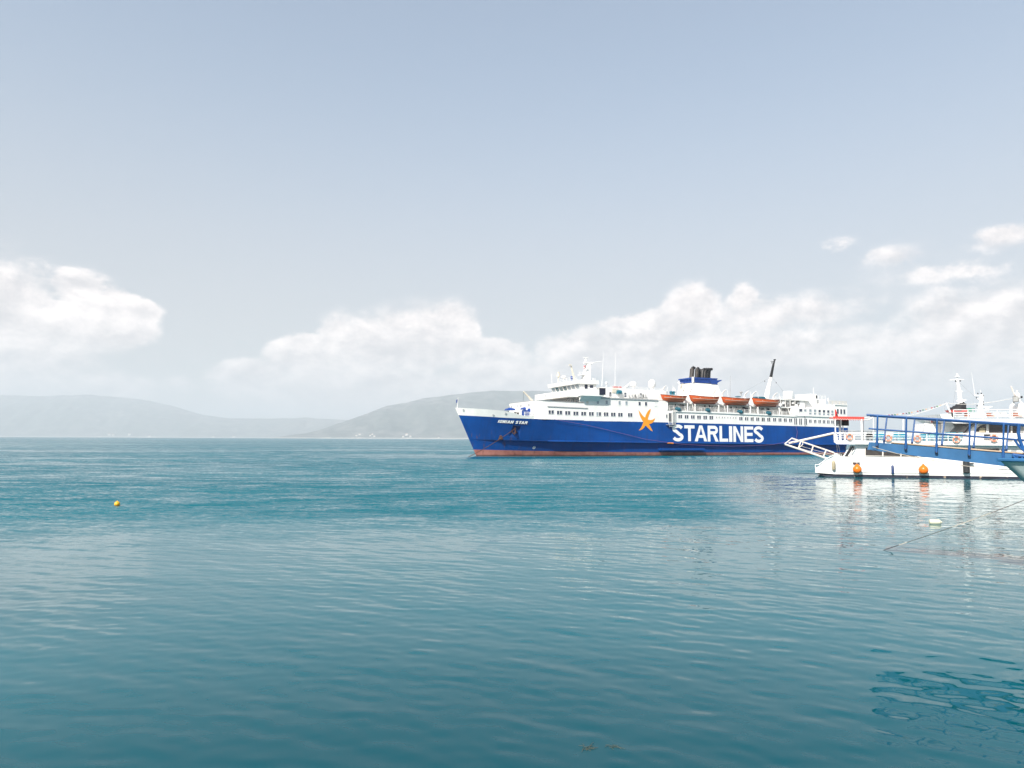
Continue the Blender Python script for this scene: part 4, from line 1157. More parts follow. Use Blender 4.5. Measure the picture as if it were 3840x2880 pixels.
# ---- lifeboats and their davits
DAV = [(-8.95, 0.05), (-8.95, 1.7), (-8.1, 2.7), (-7.1, 3.8), (-6.7, 4.6), (-6.9, 5.2), (-7.7, 5.8), (-8.5, 6.1)]
def davit(px, py):
    s, z = fs(px, py, -8.95)
    P('davit', MB().tube([(s, y, z + h) for y, h in DAV], [.13, .15, .20, .24, .24, .2, .15, .10], 6), WHITE)
    P('davit_fall', MB().cyl((s, -9.0, z + 5.9), (s, -9.2, z + 4.1), .05, n=5), WHITE2)
for px, py in ((2503, 1538), (2579, 1541.5), (2607, 1543), (2696, 1547.5), (2729, 1549), (2815, 1553), (2843, 1554), (2923, 1557.5)): davit(px, py)
def lifeboat(px0, px1, yt0, yb, yt1, label, boat_y=-8.9):
    a = fs(px0, yt0, boat_y); c2 = fs(px1, yt1, boat_y); zb_ = fs((px0 + px1) / 2, yb, boat_y)[1]
    L = c2[0] - a[0]; cx = (a[0] + c2[0]) / 2; ztop = (a[1] + c2[1]) / 2; D = ztop - zb_
    W = 1.25
    wp = ferry.matrix_world @ Vector((cx, boat_y, zb_)) if False else (O_F + Matrix.Rotation(TH_F, 3, 'Z') @ Vector((cx, boat_y, zb_)))
    root = thing('lifeboat', label, 'lifeboat', wp, TH_F, 'open orange lifeboats hanging along the ferry')
    n, k = 22, 8
    vs = []
    def sheer(u): return D * (0.90 + 0.14 * (2 * u - 1) ** 2) + (a[1] - c2[1]) * (.5 - u)
    for i in range(n + 1):
        u = i / n; x = (u - .5) * L
        f = max(0.0, 1 - abs(2 * u - 1) ** 2.6); kz = 0.30 * D * abs(2 * u - 1) ** 6
        top = sheer(u)
        for j in range(k + 1):
            t = j / k
            zz = kz + (top - kz) * t
            w = W * f ** .8 * (1 - (1 - t) ** 2.4) ** .6
            vs.append((x * (0.86 + .14 * t ** .8), w, zz))
    m_ = (k + 1); nv = len(vs)
    vs2 = [(x, -y, z) for x, y, z in vs]
    fs_ = []
    for off, fl in ((0, 0), (nv, 1)):
        for i in range(n):
            for j in range(k):
                q_ = (off + i * m_ + j, off + (i + 1) * m_ + j, off + (i + 1) * m_ + j + 1, off + i * m_ + j + 1)
                fs_.append(q_)
    mb = MB().add(vs + vs2, fs_)
    hl = mb.build('hull', ORANGE, root, True); weld(hl, .004)
    for sd in (-1, 1):
        MB().tube([((i / n - .5) * L, sd * vs[i * m_ + k][1], sheer(i / n)) for i in range(n + 1)], .075, 5).build('gunwale', ORANGE_D, root)
        MB().tube([((u - .5) * L, sd * (W * .93 * (max(0, 1 - abs(2 * u - 1) ** 2.6)) ** .8 + .02), sheer(u) * .62) for u in np.linspace(.08, .92, 12)], .045, 5).build('grab_line', CREAM, root)
    MB().box(-L * .36, L * .36, -.07, .07, -.12, .25).build('keel', ORANGE_D, root)
    for u in (.28, .5, .72):
        w = W * .9
        MB().box((u - .5) * L - .12, (u - .5) * L + .12, -w, w, D * .74, D * .79).build('thwart', CREAM, root)
    return root
lifeboat(2477, 2576, 1480, 1507, 1486, 'orange lifeboat hanging nearest the ferry bow, first of its row')
lifeboat(2583, 2698, 1482, 1513.5, 1489, 'orange lifeboat hanging below the ferry funnel, second from the bow')
lifeboat(2704, 2813, 1488.5, 1518.5, 1495, 'orange lifeboat hanging just abaft the ferry funnel, third from the bow')
lifeboat(2819, 2924, 1493, 1523.5, 1500, 'orange lifeboat hanging under the black topped mast, nearest the ferry stern')
# teal covered rolls on the promenade rail
def covered_roll(px, py, wpx, label):
    a = fpt(px, py, -9.15)
    wp = O_F + Matrix.Rotation(TH_F, 3, 'Z') @ a
    root = thing('covered_raft', label, 'life raft', wp, TH_F, 'teal covered bundles lashed along the ferry rail')
    w = wpx / 14.5
    mb = MB(); n, k = 12, 9; vs = []
    g = random.Random(int(px))
    for i in range(n + 1):
        u = i / n; rr_ = .52 * math.sin(PI * min(.97, max(.05, u))) ** .45 * (1 + g.uniform(-.1, .1))
        for j in range(k):
            t = 2 * PI * j / k
            vs.append(((u - .5) * w, rr_ * .8 * math.cos(t), rr_ * math.sin(t) - .25 * (u - .4) + g.uniform(-.04, .04)))
    mb.add(vs, [(i * k + j, i * k + (j + 1) % k, (i + 1) * k + (j + 1) % k, (i + 1) * k + j) for i in range(n) for j in range(k)] + [tuple(range(k)), tuple(range(n * k, n * k + k))])
    mb.build('cover', TEAL, root, True)
    for u in (-.25, .25): MB().torus((u * w, 0, 0), .53, .03, 12, 5, 'x').build('lashing', DARK, root)
covered_roll(2543, 1534, 25, 'teal covered bundle on the ferry rail below the foremost lifeboat')
covered_roll(2655, 1538, 21, 'teal covered bundle on the ferry rail below the second lifeboat from the bow')
covered_roll(2776, 1544, 26, 'teal covered bundle on the ferry rail below the third lifeboat from the bow')
covered_roll(2883, 1549, 24, 'teal covered bundle on the ferry rail below the aftermost lifeboat')
for px, py in ((2562, 1523.5), (2799, 1535), (2790, 1532)):
    a = fpt(px, py, -7.4); P('rail_drum', MB().lathe([(.05, -.2), (.45, -.18), (.45, .18), (.05, .2)], a, 12, 'y'), NAVY)
# flags on the ferry
def flag(name, label, cat, base, pts, m, rz=TH_F, pole=None):
    root = thing(name, label, cat, O_F + Matrix.Rotation(TH_F, 3, 'Z') @ base, rz)
    nx, nz_ = pts['n']
    vs = []; W_, H_ = pts['size']
    for i in range(nx + 1):
        u = i / nx
        for j in range(nz_ + 1):
            v = j / nz_
            vs.append((pts['dir'] * W_ * u * (1 - pts.get('droop', 0) * .35), .12 * W_ * math.sin(u * 5 + v * 1.5), (v - 1) * H_ - pts.get('droop', 0) * W_ * u * .75))
    MB().add(vs, [(i * (nz_ + 1) + j, (i + 1) * (nz_ + 1) + j, (i + 1) * (nz_ + 1) + j + 1, i * (nz_ + 1) + j + 1) for i in range(nx) for j in range(nz_)]).build('cloth', m, root, True, fix=False)
    return root
flag('flag', 'small dark blue flag drooping from the bow staff of the ferry', 'flag', fpt(1717.5, 1496, 0), dict(n=(6, 5), size=(.55, .8), dir=-1, droop=.6), BLUEFIT)
REDWHITE = mat('red_white_bunting', (.62, .05, .06), .7, dirt=((.8, .75, .72), 2.2, .48, .56, 1.0))
flag('flag', 'red and white flag flying beside the white signal mast of the ferry', 'flag', fpt(2201, 1369, -3.2), dict(n=(8, 5), size=(1.0, .8), dir=-1, droop=.3), REDWHITE)
MB().cyl((0, 0, -1.2), (0, 0, .3), .03, n=5).build('halyard', WHITE2, bpy.data.objects['flag.001'])
BWR = mat('faded_blue_white_cloth', (.16, .20, .42), .7, dirt=((.8, .76, .75), 1.8, .42, .5, 1.0))
flag('flag', 'faded blue and white flag at the stern of the ferry', 'flag', fpt(3106, 1491, -3.0), dict(n=(6, 5), size=(.6, .8), dir=-1, droop=.7), BWR)
MB().cyl((0, 0, -1.3), (.05, 0, .05), .04, n=5).build('staff', WHITE2, bpy.data.objects['flag.002'])
# ------------------------------------------------------------------ excursion boat at the right
BWHITE = mat('boat_white', (0.80, 0.785, 0.765), 0.30, 0.02, 0.8, dirt=((.45, .33, .2), 0.9, .68, .8, .22), stretch=(1, 1, .3))
BRAIL = mat('boat_rail_white', (0.80, 0.79, 0.77), 0.35, 0.03, 2.0)
RAMPW = mat('ramp_white', (0.72, 0.66, 0.60), 0.45, 0.08, 1.6, dirt=((.3, .12, .05), 2.5, .62, .72, .6))
REDCLOTH = mat('red_canvas', (0.62, 0.055, 0.04), 0.7, 0.12, 1.5)
REDFLAG = mat('red_flag_cloth', (0.55, 0.02, 0.018), 0.75, 0.1, 2.0)
TINT = mat('dark_tinted_glass', (0.018, 0.017, 0.022), 0.08, 0.3, 0.9, spec=0.8)
TINT2 = mat('brown_tinted_glass', (0.045, 0.038, 0.036), 0.10, 0.3, 1.4, spec=0.8)
CHAIRB = mat('turquoise_plastic', (0.03, 0.30, 0.42), 0.5, 0.15, 2.0)
CHAIRP = mat('pale_turquoise_plastic', (0.20, 0.50, 0.56), 0.5, 0.15, 2.0)
BUOYO = mat('orange_vinyl', (0.80, 0.17, 0.010), 0.32, 0.05, 1.2)
RINGO = mat('ring_orange', (0.66, 0.24, 0.14), 0.55, 0.1, 2.0)
BEIGE = mat('beige_fender', (0.42, 0.36, 0.24), 0.6, 0.12, 2.0)
BLUEFEND = mat('navy_fender', (0.03, 0.06, 0.17), 0.5, 0.12, 2.0)
FENDBLK = mat('black_fender', (0.030, 0.032, 0.034), 0.55, 0.15, 2.0)
ROPE = mat('pale_rope', (0.50, 0.44, 0.36), 0.85, 0.15, 6.0)
ROPEW = mat('white_rope', (0.70, 0.67, 0.62), 0.8, 0.1, 6.0)
ROPED = mat('dark_wet_rope', (0.10, 0.065, 0.055), 0.6, 0.2, 6.0)
WLNAVY = mat('waterline_navy', (0.028, 0.030, 0.050), 0.5, 0.25, 0.7, dirt=((.55, .42, .3), 0.8, .60, .66, .8))
PVCG = mat('speaker_grey', (0.33, 0.33, 0.32), 0.6, 0.08, 3.0)

O_C = Vector((35.7, 78.5, 0.0)); TH_C = math.atan2(-3.7, 17.7)
boat = thing('excursion_boat', 'white excursion boat with two decks moored in front of the ferry stern', 'boat', O_C, TH_C)
RC_inv = Matrix.Rotation(-TH_C, 3, 'Z'); RC = Matrix.Rotation(TH_C, 3, 'Z')
def cp(px, py, y=0.0):
    o = RC_inv @ (EYE - O_C); d = RC_inv @ ray(px, py)
    return o + d * ((y - o.y) / d.y)
def cw(p): return O_C + RC @ Vector(p)
def B(name, mb, m, parent=None, smooth=False): return mb.build(name, m, parent if parent is not None else boat, smooth)
def cprism(name, pix, y0, y1, m=BWHITE, parent=None, dx=0.0):
    return B(name, MB().prism([cp(a, c2, y0) for a, c2 in pix], (dx, y1 - y0, 0)), m, parent)
XE = cp(3840, 1700).x + 8.0      # the hull runs on past the frame
BM = 8.6
SK = 2.3                         # the end is cut on a slant in plan
p_st = [(3057, 1772.5), (3058, 1755), (3068, 1749), (3080, 1741), (3092, 1731), (3104, 1722.5), (3118, 1716.5), (3136, 1712)]
hp = [cp(a, c2) for a, c2 in p_st]
zsh = hp[-1].z
zwl = .30
hp += [Vector((XE, 0, zsh)), Vector((XE - 1.5, 0, .28)), Vector((cp(3130, 1781).x, 0, .30))]
B('hull', MB().prism([Vector((p.x, 0, p.z)) for p in hp], (SK, BM, 0)), BWHITE)
u0 = cp(3057, 1772.5)
B('hull_bottom', MB().hexa([(cp(3130, 1781).x, .06, -.9), (XE - 1.6, .06, -.9), (XE - 1.6, BM - .06, -.9), (cp(3130, 1781).x + SK, BM - .06, -.9),
                            (cp(3130, 1781).x - .15, .02, .298), (XE - 1.5, .02, .278), (XE - 1.5, BM - .02, .278), (cp(3130, 1781).x - .15 + SK, BM - .02, .298)])
  .hexa([(u0.x + .1, .3, u0.z - .02), (cp(3132, 1781).x, .1, -.4), (cp(3132, 1781).x + SK, BM - .1, -.4), (u0.x + .1 + SK, BM - .3, u0.z - .02),
         (u0.x + .1, .3, u0.z + .02), (cp(3132, 1781).x, .1, .29), (cp(3132, 1781).x + SK, BM - .1, .29), (u0.x + .1 + SK, BM - .3, u0.z + .02)]), WLNAVY)
def cstrip(name, pix, h, d, m=BRAIL, y=0.0):
    mb = MB(); pts = [cp(a, c2, y) for a, c2 in pix]
    for a, c2 in zip(pts[:-1], pts[1:]):
        mb.hexa([a + Vector((0, .02, -h / 2)), a + Vector((0, -d, -h / 2)), c2 + Vector((0, -d, -h / 2)), c2 + Vector((0, .02, -h / 2)), a + Vector((0, .02, h / 2)), a + Vector((0, -d, h / 2)), c2 + Vector((0, -d, h / 2)), c2 + Vector((0, .02, h / 2))])
    return B(name, mb, m)
cstrip('rubbing_strip', [(3136, 1768), (3500, 1775), (3800, 1774)], .07, .07)
cstrip('rubbing_strip', [(3136, 1743), (3500, 1746), (3790, 1748)], .04, .03)
# main cabin
cab = cprism('main_cabin', [(3184, 1712), (3196, 1707), (3206, 1694), (3211, 1680), (3206, 1670), (3204, 1664), (4050, 1672), (4050, 1715)], 0.004, BM - .004, dx=SK)
scr = cprism('side_screen', [(3166, 1711), (3190, 1673), (3196, 1671.5), (3203, 1674), (3205, 1681), (3199, 1692), (3188, 1706), (3182, 1711.5)], .25, .31, TINT)
B('screen_frame', MB().tube([cp(a, c2, .2) for a, c2 in ((3164, 1711), (3188, 1673), (3196, 1670), (3204, 1673), (3206, 1682), (3200, 1693), (3186, 1709))], .075, 6), BRAIL, scr)
B('screen_frame', MB().tube([cp(a, c2, .2) for a, c2 in ((3181, 1710), (3190, 1697), (3199, 1680))], .04, 6), BRAIL, scr)
def cwin(name, pix, m=TINT2, y=0.0, t=.03, frame=True):
    o = B(name, MB().prism([cp(a, c2, y) + Vector((0, -t, 0)) for a, c2 in pix], (0, t + .02, 0)), m)
    if frame:
        pts = [cp(a, c2, y) + Vector((0, -t, 0)) for a, c2 in pix]
        B('frame', MB().tube(pts + [pts[0]], .035, 5), RAMPW, o)
    return o
cwin('cabin_window', [(3245, 1678), (3308, 1680), (3308, 1710), (3245, 1708.5)])
cwin('cabin_window', [(3312, 1680), (3376, 1681.5), (3376, 1712), (3312, 1710.5)])
cwin('cabin_window', [(3380, 1681.5), (3440, 1683), (3440, 1713.5), (3380, 1712)])
cwin('cabin_window', [(3590, 1682), (3747, 1681.5), (3747, 1693.5), (3590, 1693)], TINT)
cwin('cabin_window', [(3752, 1684.5), (3773, 1685), (3773, 1695), (3752, 1694.5)], TINT)
cwin('cabin_window', [(3790, 1685), (3812, 1685.5), (3812, 1697), (3790, 1696)], GREY)
# upper deck
yu = -.55
za_, zb_ = cp(3127, 1651.5, yu), cp(3840, 1657, yu)
zc_, zd_ = cp(3127, 1665.5, yu), cp(3840, 1671.5, yu)
xr_ = XE - 1
ext = lambda a, c2: Vector((xr_, yu, a.z + (c2.z - a.z) * (xr_ - a.x) / (c2.x - a.x)))
B('upper_deck', MB().prism([za_ + Vector((.05, 0, 0)), zc_ + Vector((.0, 0, .25)), zc_ + Vector((.3, 0, 0)), ext(zc_, zd_), ext(za_, zb_)], (SK + .2, BM + 1.1, 0)), BWHITE)
B('end_bulwark', MB().prism([cp(a, c2, yu) for a, c2 in ((3127, 1651.4), (3126.5, 1625), (3134.5, 1625), (3140, 1634), (3144, 1651.5))], (0, .12, 0)).prism([cp(a, c2, yu) for a, c2 in ((3126.6, 1651), (3126.6, 1626), (3128, 1626), (3128, 1651))], (SK + .2, BM + 1.0, 0)), BWHITE)
xe2 = cp(3840, 1640, yu).x + 3
ra = cp(3134, 1625, yu)
zt_, zm1, zm2 = cp(3134, 1623.5, yu).z, cp(3134, 1633, yu).z, cp(3134, 1642, yu).z
zR = cp(3840, 1628, yu)
def rail_z(x, z0): return z0 + (zR.z - zt_) * (x - ra.x) / (zR.x - ra.x)
for z0, r_ in ((zt_, .055), (zm1, .03), (zm2, .03)):
    B('deck_rail', MB().cyl((ra.x, yu + .05, z0), (xe2, yu + .05, rail_z(xe2, z0)), r_, n=6), BRAIL)
    if z0 == zt_: B('deck_rail', MB().cyl((ra.x + SK, BM + .4, z0), (xe2, BM + .4, rail_z(xe2, z0)), r_, n=6), BRAIL)
x = ra.x + .9; posts = 0
while x < xe2:
    B('rail_post', MB().cyl((x, yu + .05, rail_z(x, zm2) - .35), (x, yu + .05, rail_z(x, zt_)), .04, n=6), BRAIL); x += 2.05
zdeck = zm2 - .32
# red canopy with zigzag valance
ca, cb = cp(3124, 1562, .2), cp(3240, 1564, .2)
can = B('canopy', MB().hexa([(ca.x, .2, ca.z - .05), (cb.x, .2, cb.z - .05), (cb.x + .9, 3.4, cb.z - .05), (ca.x + .9, 3.4, ca.z - .05), (ca.x, .2, ca.z), (cb.x, .2, cb.z), (cb.x + .9, 3.4, cb.z + .12), (ca.x + .9, 3.4, ca.z + .12)]), REDCLOTH)
mb = MB(); nz = 13; vs = []
for k in range(2 * nz + 1):
    u = k / (2 * nz); x = ca.x + (cb.x - ca.x) * u; z = ca.z + (cb.z - ca.z) * u
    vs += [(x, .17, z), (x, .16, z - (.40 if k % 2 else .30))]
mb.add(vs, [(2 * k, 2 * k + 2, 2 * k + 3, 2 * k + 1) for k in range(2 * nz)])
B('valance', mb, REDCLOTH, can)
mb = MB()
for k in range(2 * nz):
    a, c2 = Vector(vs[2 * k + 1]) + Vector((0, -.015, .07)), Vector(vs[2 * k + 3]) + Vector((0, -.015, .07)); mb.cyl(a, c2, .022, n=4)
B('valance_trim', mb, ROPEW, can)
B('canopy_frame', MB().tube([cp(3240, 1566, .2), cp(3262, 1569, .2), cp(3276, 1564, .2)], .05, 5).tube([cp(3240, 1573, .2), cp(3255, 1575, .2), cp(3275, 1565, .2)], .06, 5), RAMPW, can)
B('canopy_frame', MB().tube([cp(3110, 1568, .2), cp(3126, 1567.5, .2)], .06, 5), REDCLOTH, can)
for px, w, y in ((3131.5, .07, .2), (3149, .13, 1.6), (3160, .06, 2.6), (3230.5, .1, .2), (3237, .05, 2.6)):
    B('canopy_post', MB().cyl(cp(px, 1572, y), Vector((cp(px, 1572, y).x, y, zdeck)), w, n=8), BRAIL, can)
def loudspeaker(px, py, y, w, h, rot, label, m):
    a = cw(cp(px, py, y)); s_ = thing('loudspeaker', label, 'loudspeaker', a, TH_C + rot)
    MB().hexa([(-w / 2, -.18, -h / 2), (w / 2, -.18, -h / 2), (w * .4, .2, -h / 2), (-w * .4, .2, -h / 2), (-w / 2, -.18, h / 2), (w / 2, -.18, h / 2), (w * .4, .2, h / 2), (-w * .4, .2, h / 2)]).build('cabinet', DARK, s_)
    MB().box(-w * .44, w * .44, -.2, -.17, -h * .44, h * .44).build('grille', m, s_)
    MB().cyl((0, .1, h / 2), (0, .1, h / 2 + .25), .03).build('bracket', DARK, s_)
    return s_
loudspeaker(3139, 1584, 1.0, .55, .75, -.5, 'grey fronted loudspeaker hanging under the red canopy of the excursion boat', PVCG)
loudspeaker(3168, 1583, 1.8, .75, .8, .35, 'black loudspeaker hanging under the red canopy beside the grey fronted one', DARK)
# flag on a staff above the canopy
fb_ = cw(cp(3130, 1531, 1.0))
fl = thing('flag', 'red flag hanging from the staff above the red canopy', 'flag', fb_, TH_C)
MB().cyl((0, 0, -1.2), (0, 0, .1), .025, n=6).build('staff', RAMPW, fl)
vs = []
for i in range(9):
    u = i / 8
    for j in range(7):
        v = j / 6
        vs.append((.02 + u * (.16 + .30 * v - .12 * v * v) , .07 * math.sin(u * 7 + v * 2), -.02 - v * 1.02 - u * .05 - .25 * u * (1 - v)))
MB().add(vs, [(i * 7 + j, (i + 1) * 7 + j, (i + 1) * 7 + j + 1, i * 7 + j + 1) for i in range(8) for j in range(6)]).build('cloth', REDFLAG, fl, True, fix=False)
MB().add([(.10, -.10, -.72), (.16, -.11, -.60), (.20, -.11, -.66), (.26, -.11, -.60), (.24, -.11, -.80), (.18, -.11, -.92), (.12, -.11, -.82)], [(0, 1, 2, 3, 4, 5, 6)]).build('dark_emblem', DARK, fl, fix=False)
# tables and chairs
def table(px, y, label):
    a = cw((cp(px, 1640, y).x, y, zdeck)); t = thing('round_table', label, 'table', a, TH_C, 'round tables on the upper deck')
    MB().lathe([(.02, 1.05), (.46, 1.05), (.48, 1.09), (.46, 1.13), (.02, 1.13)], n=16).build('table_top', PVCG, t)
    MB().lathe([(.05, .05), (.05, 1.05)], n=8).build('stem', BRAIL, t); MB().lathe([(.3, 0), (.28, .05), (.06, .08)], n=12).build('base', BRAIL, t)
table(3170, 1.2, 'round grey table nearest the canopy corner post'); table(3203, 1.4, 'round grey table second from the canopy corner'); table(3238, 1.3, 'round grey table beside the right canopy post'); table(3268, 1.5, 'round grey table just left of the gangway tip')
def chair_proto(m, name):
    t = thing('deck_chair', name, 'chair', (0, 0, 0), 0, 'plastic chairs on the upper deck')
    MB().box(-.23, .23, -.22, .22, .42, .46).build('seat', m, t)
    MB().hexa([(-.23, .18, .46), (.23, .18, .46), (.23, .23, .46), (-.23, .23, .46), (-.22, .26, .95), (.22, .26, .95), (.22, .31, .95), (-.22, .31, .95)]).build('backrest', m, t)
    for sx_ in (-.2, .2):
        for sy_ in (-.18, .18): MB().cyl((sx_, sy_, 0), (sx_ * .95, sy_ * .95, .42), .022, n=5).build('leg', m, t)
        MB().box(sx_ - .02, sx_ + .02, -.2, .2, .64, .67).build('armrest', m, t)
    return t
protos = {}
CH = [(3252, .5, DARK, 'black'), (3262, .9, DARK, 'black'), (3286, .5, CHAIRP, 'pale'), (3297, .9, CHAIRB, 'turq'), (3312, .5, CHAIRB, 'turq'), (3357, .6, CHAIRB, 'turq'), (3372, .8, CHAIRP, 'pale'), (3384, .5, CHAIRB, 'turq'), (3396, 1.0, CHAIRB, 'turq'),
      (3458, .6, CHAIRB, 'turq'), (3471, .8, CHAIRB, 'turq'), (3490, .5, CHAIRP, 'pale'), (3505, .9, CHAIRB, 'turq'), (3519, .6, CHAIRB, 'turq'), (3549, .5, CHAIRB, 'turq'), (3562, .9, CHAIRB, 'turq'), (3573, .6, CHAIRB, 'turq'), (3596, .7, CHAIRP, 'pale')]
NM = {'black': 'black plastic chair behind the rail below the red canopy', 'pale': 'pale turquoise plastic chair behind the upper deck rail', 'turq': 'turquoise plastic chair in the row behind the upper deck rail'}
ORD = ['first', 'second', 'third', 'fourth', 'fifth', 'sixth', 'seventh', 'eighth', 'ninth']
SEG = [(3186, 3240, 'right of the first lifebuoy'), (3240, 3331, 'left of the second lifebuoy'), (3331, 3440, 'right of the second lifebuoy'), (3440, 3586, 'right of the third lifebuoy'), (3586, 3727, 'right of the fourth lifebuoy')]
cnt = {}
for k, (px, y, m_, kd) in enumerate(CH):
    if kd not in protos: protos[kd] = chair_proto(m_, NM[kd]); o = protos[kd]
    else: o = copy_tree(protos[kd])
    o['group'] = {'black': 'black chairs below the canopy', 'pale': 'pale turquoise chairs on the upper deck', 'turq': 'turquoise chairs on the upper deck'}[kd]
    seg = [q_ for q_ in SEG if q_[0] <= px < q_[1]][0][2] if kd != 'black' else 'below the red canopy'
    cnt[(kd, seg)] = cnt.get((kd, seg), 0) + 1
    o['label'] = f"{ {'black': 'black', 'pale': 'pale turquoise', 'turq': 'turquoise'}[kd] } plastic chair behind the rail, {ORD[cnt[(kd, seg)] - 1]} {seg}"
    o.location = cw((cp(px, 1640, y).x, y, zdeck)); o.rotation_euler.z = TH_C + random.choice([PI, PI + .3, PI - .4, .2])
# deck house amidships and its small top rail
cprism('deck_house', [(3466, 1625), (3466, 1588), (3530, 1590), (3530, 1625)], 3.4, 6.5)
for px in (3482, 3500, 3514): B('locker_door', MB().box(cp(px, 1600, 3.4).x, cp(px + 12, 1600, 3.4).x, 3.37, 3.41, cp(px, 1620, 3.4).z, cp(px, 1594, 3.4).z), BRAIL)
mb = MB()
for k in range(3): mb.cyl(cp(3470, 1576 + k * 5, 3.5), cp(3528, 1577 + k * 5, 3.5), .022, n=4)
for k in range(7): mb.cyl(cp(3470 + k * 9.6, 1575, 3.5), cp(3470 + k * 9.6, 1589, 3.5), .022, n=4)
B('house_railing', mb, GREY)
B('red_valve', MB().lathe([(.12, -.1), (.2, 0), (.12, .1)], cp(3496, 1581, 4.2), 8).lathe([(.1, -.1), (.22, 0), (.1, .15)], cp(3507, 1579, 4.2), 8), REDCLOTH)
B('pole', MB().cyl(cp(3387, 1625, 4.0), cp(3387, 1570, 4.0), .05, n=6), BRAIL); B('pole', MB().cyl(cp(3275, 1625, 4.0), cp(3275, 1568, 4.0), .04, n=6), BRAIL)
# wheelhouse under the sun deck
yw = 1.0
cprism('wheelhouse', [(3612, 1633), (3652, 1600), (3664, 1590), (3684, 1583), (4000, 1586), (4000, 1660), (3606, 1655)], yw, BM - 1.0)
cwin('wheelhouse_window', [(3612, 1623), (3632, 1598), (3644, 1590), (3652, 1588), (3636, 1604), (3622, 1622)], TINT, yw - .25, .05, False)
cwin('wheelhouse_window', [(3652, 1620), (3662, 1606), (3675, 1594), (3698, 1590), (3698, 1621.5), (3676, 1621)], TINT, yw)
B('seat_behind_glass', MB().prism([cp(a, c2, yw - .06) for a, c2 in ((3672, 1619.5), (3674, 1606), (3684, 1603), (3694, 1606), (3695, 1620))], (0, .03, 0)), BEIGE)
cwin('wheelhouse_window', [(3707, 1589), (3790, 1590), (3790, 1625), (3707, 1624)], TINT, yw)
cwin('wheelhouse_window', [(3795, 1590), (3822, 1590.5), (3822, 1625), (3795, 1625)], TINT, yw)
cwin('wheelhouse_window', [(3690, 1628), (3738, 1629), (3738, 1652), (3690, 1651)], TINT, yw - .01, .02, False)
cprism('white_panel', [(3778, 1631), (3840, 1632), (3840, 1644), (3778, 1643)], yw - .5, yw - .42)
B('curtain', MB().prism([cp(a, c2, yw - .06) for a, c2 in ((3776, 1590), (3779, 1590), (3779, 1624), (3777, 1624))], (0, .02, 0)), mat('green_curtain', (.05, .28, .22), .8))
cprism('notice', [(3826, 1595), (3839, 1595), (3839, 1622), (3826, 1621)], yw - .07, yw - .03, PVCG)
# sun deck
yt = .1
xsd = XE - 2
a1, a2 = cp(3562, 1571, yt), cp(3840, 1570, yt); b1, b2 = cp(3577, 1587, yt), cp(3840, 1588, yt)
B('sun_deck', MB().prism([a1, b1, Vector((xsd, yt, b1.z - .1)), Vector((xsd, yt, a1.z))], (0, BM - .2, 0)), BWHITE)
cprism('deck_visor', [(3526, 1553), (3562, 1551), (3577, 1571), (3578, 1587), (3540, 1572), (3530, 1566)], yt + .02, BM - .2)
cprism('house_wing', [(3538, 1588), (3570, 1586), (3580, 1600), (3556, 1625), (3548, 1628), (3538, 1610)], 2.0, 2.6)
zs = a1.z
for k in range(4):
    B('sun_deck_rail', MB().cyl((cp(3577, 1560, yt).x, yt + .05, zs + .22 + .25 * k), (xsd, yt + .05, zs + .22 + .25 * k), .045 if k == 3 else .03, n=6), BRAIL)
x = cp(3577, 1560, yt).x
while x < xsd: B('rail_post', MB().cyl((x, yt + .05, zs), (x, yt + .05, zs + .97), .04, n=6), BRAIL); x += 1.4
cprism('name_board', [(3640, 1550), (3696, 1550), (3700, 1567), (3638, 1566)], yt - .03, yt + .02)
BENCHR = mat('brown_bench', (.30, .12, .08), .6)
for px, w, m_ in ((3590, 20, GREY), (3622, 12, BENCHR), (3706, 16, BENCHR), (3730, 22, CREAM), (3760, 18, CREAM), (3800, 26, BENCHR), (3825, 14, CREAM)):
    a = cp(px, 1566, 2.2); B('bench', MB().box(a.x, a.x + w / 34, 2.0, 2.6, zs + .32, zs + .42).box(a.x, a.x + w / 34, 2.55, 2.62, zs + .42, zs + .72), m_)
# dinghy under a black cover
dg_ = thing('covered_dinghy', 'small red dinghy under a black cover on the sun deck', 'dinghy', cw(cp(3588, 1541, 3.0)), TH_C)
vs = []
for i in range(11):
    u = i / 10; h = .12 + .95 * u ** .7 * (1 if u < .95 else .8); w = .75 * math.sin(PI * min(.85, .12 + u * .75))
    for j in range(7):
        t = PI * j / 6; vs.append(((u - .5) * 1.75 + .05 * math.sin(j * 2 + i), -w * math.cos(t), h * math.sin(t) + .05 * math.sin(i * 3 + j * 2)))
MB().add(vs, [(i * 7 + j, (i + 1) * 7 + j, (i + 1) * 7 + j + 1, i * 7 + j + 1) for i in range(10) for j in range(6)]).build('cover', DARK, dg_, True)
MB().hexa([(-.8, -.6, -.16), (.8, -.7, -.16), (.8, .7, -.16), (-.8, .6, -.16), (-.95, -.75, .08), (.85, -.78, .12), (.85, .78, .12), (-.95, .75, .08)]).build('hull', mat('dinghy_red', (.55, .06, .05), .5), dg_)
B('davit_pole', MB().cyl(cp(3548, 1512, 1.5), cp(3566, 1551, 1.5), .075, .09, 7), BRAIL)
B('black_bundle', MB().lathe([(.1, -.6), (.32, -.4), (.36, 0), (.3, .35), (.1, .5)], cp(3566, 1564, .6), 9), DARK, None, True)
B('davit_pole', MB().cyl(cp(3550, 1576, .2), cp(3566, 1552, .2), .08, n=7), RAMPW)
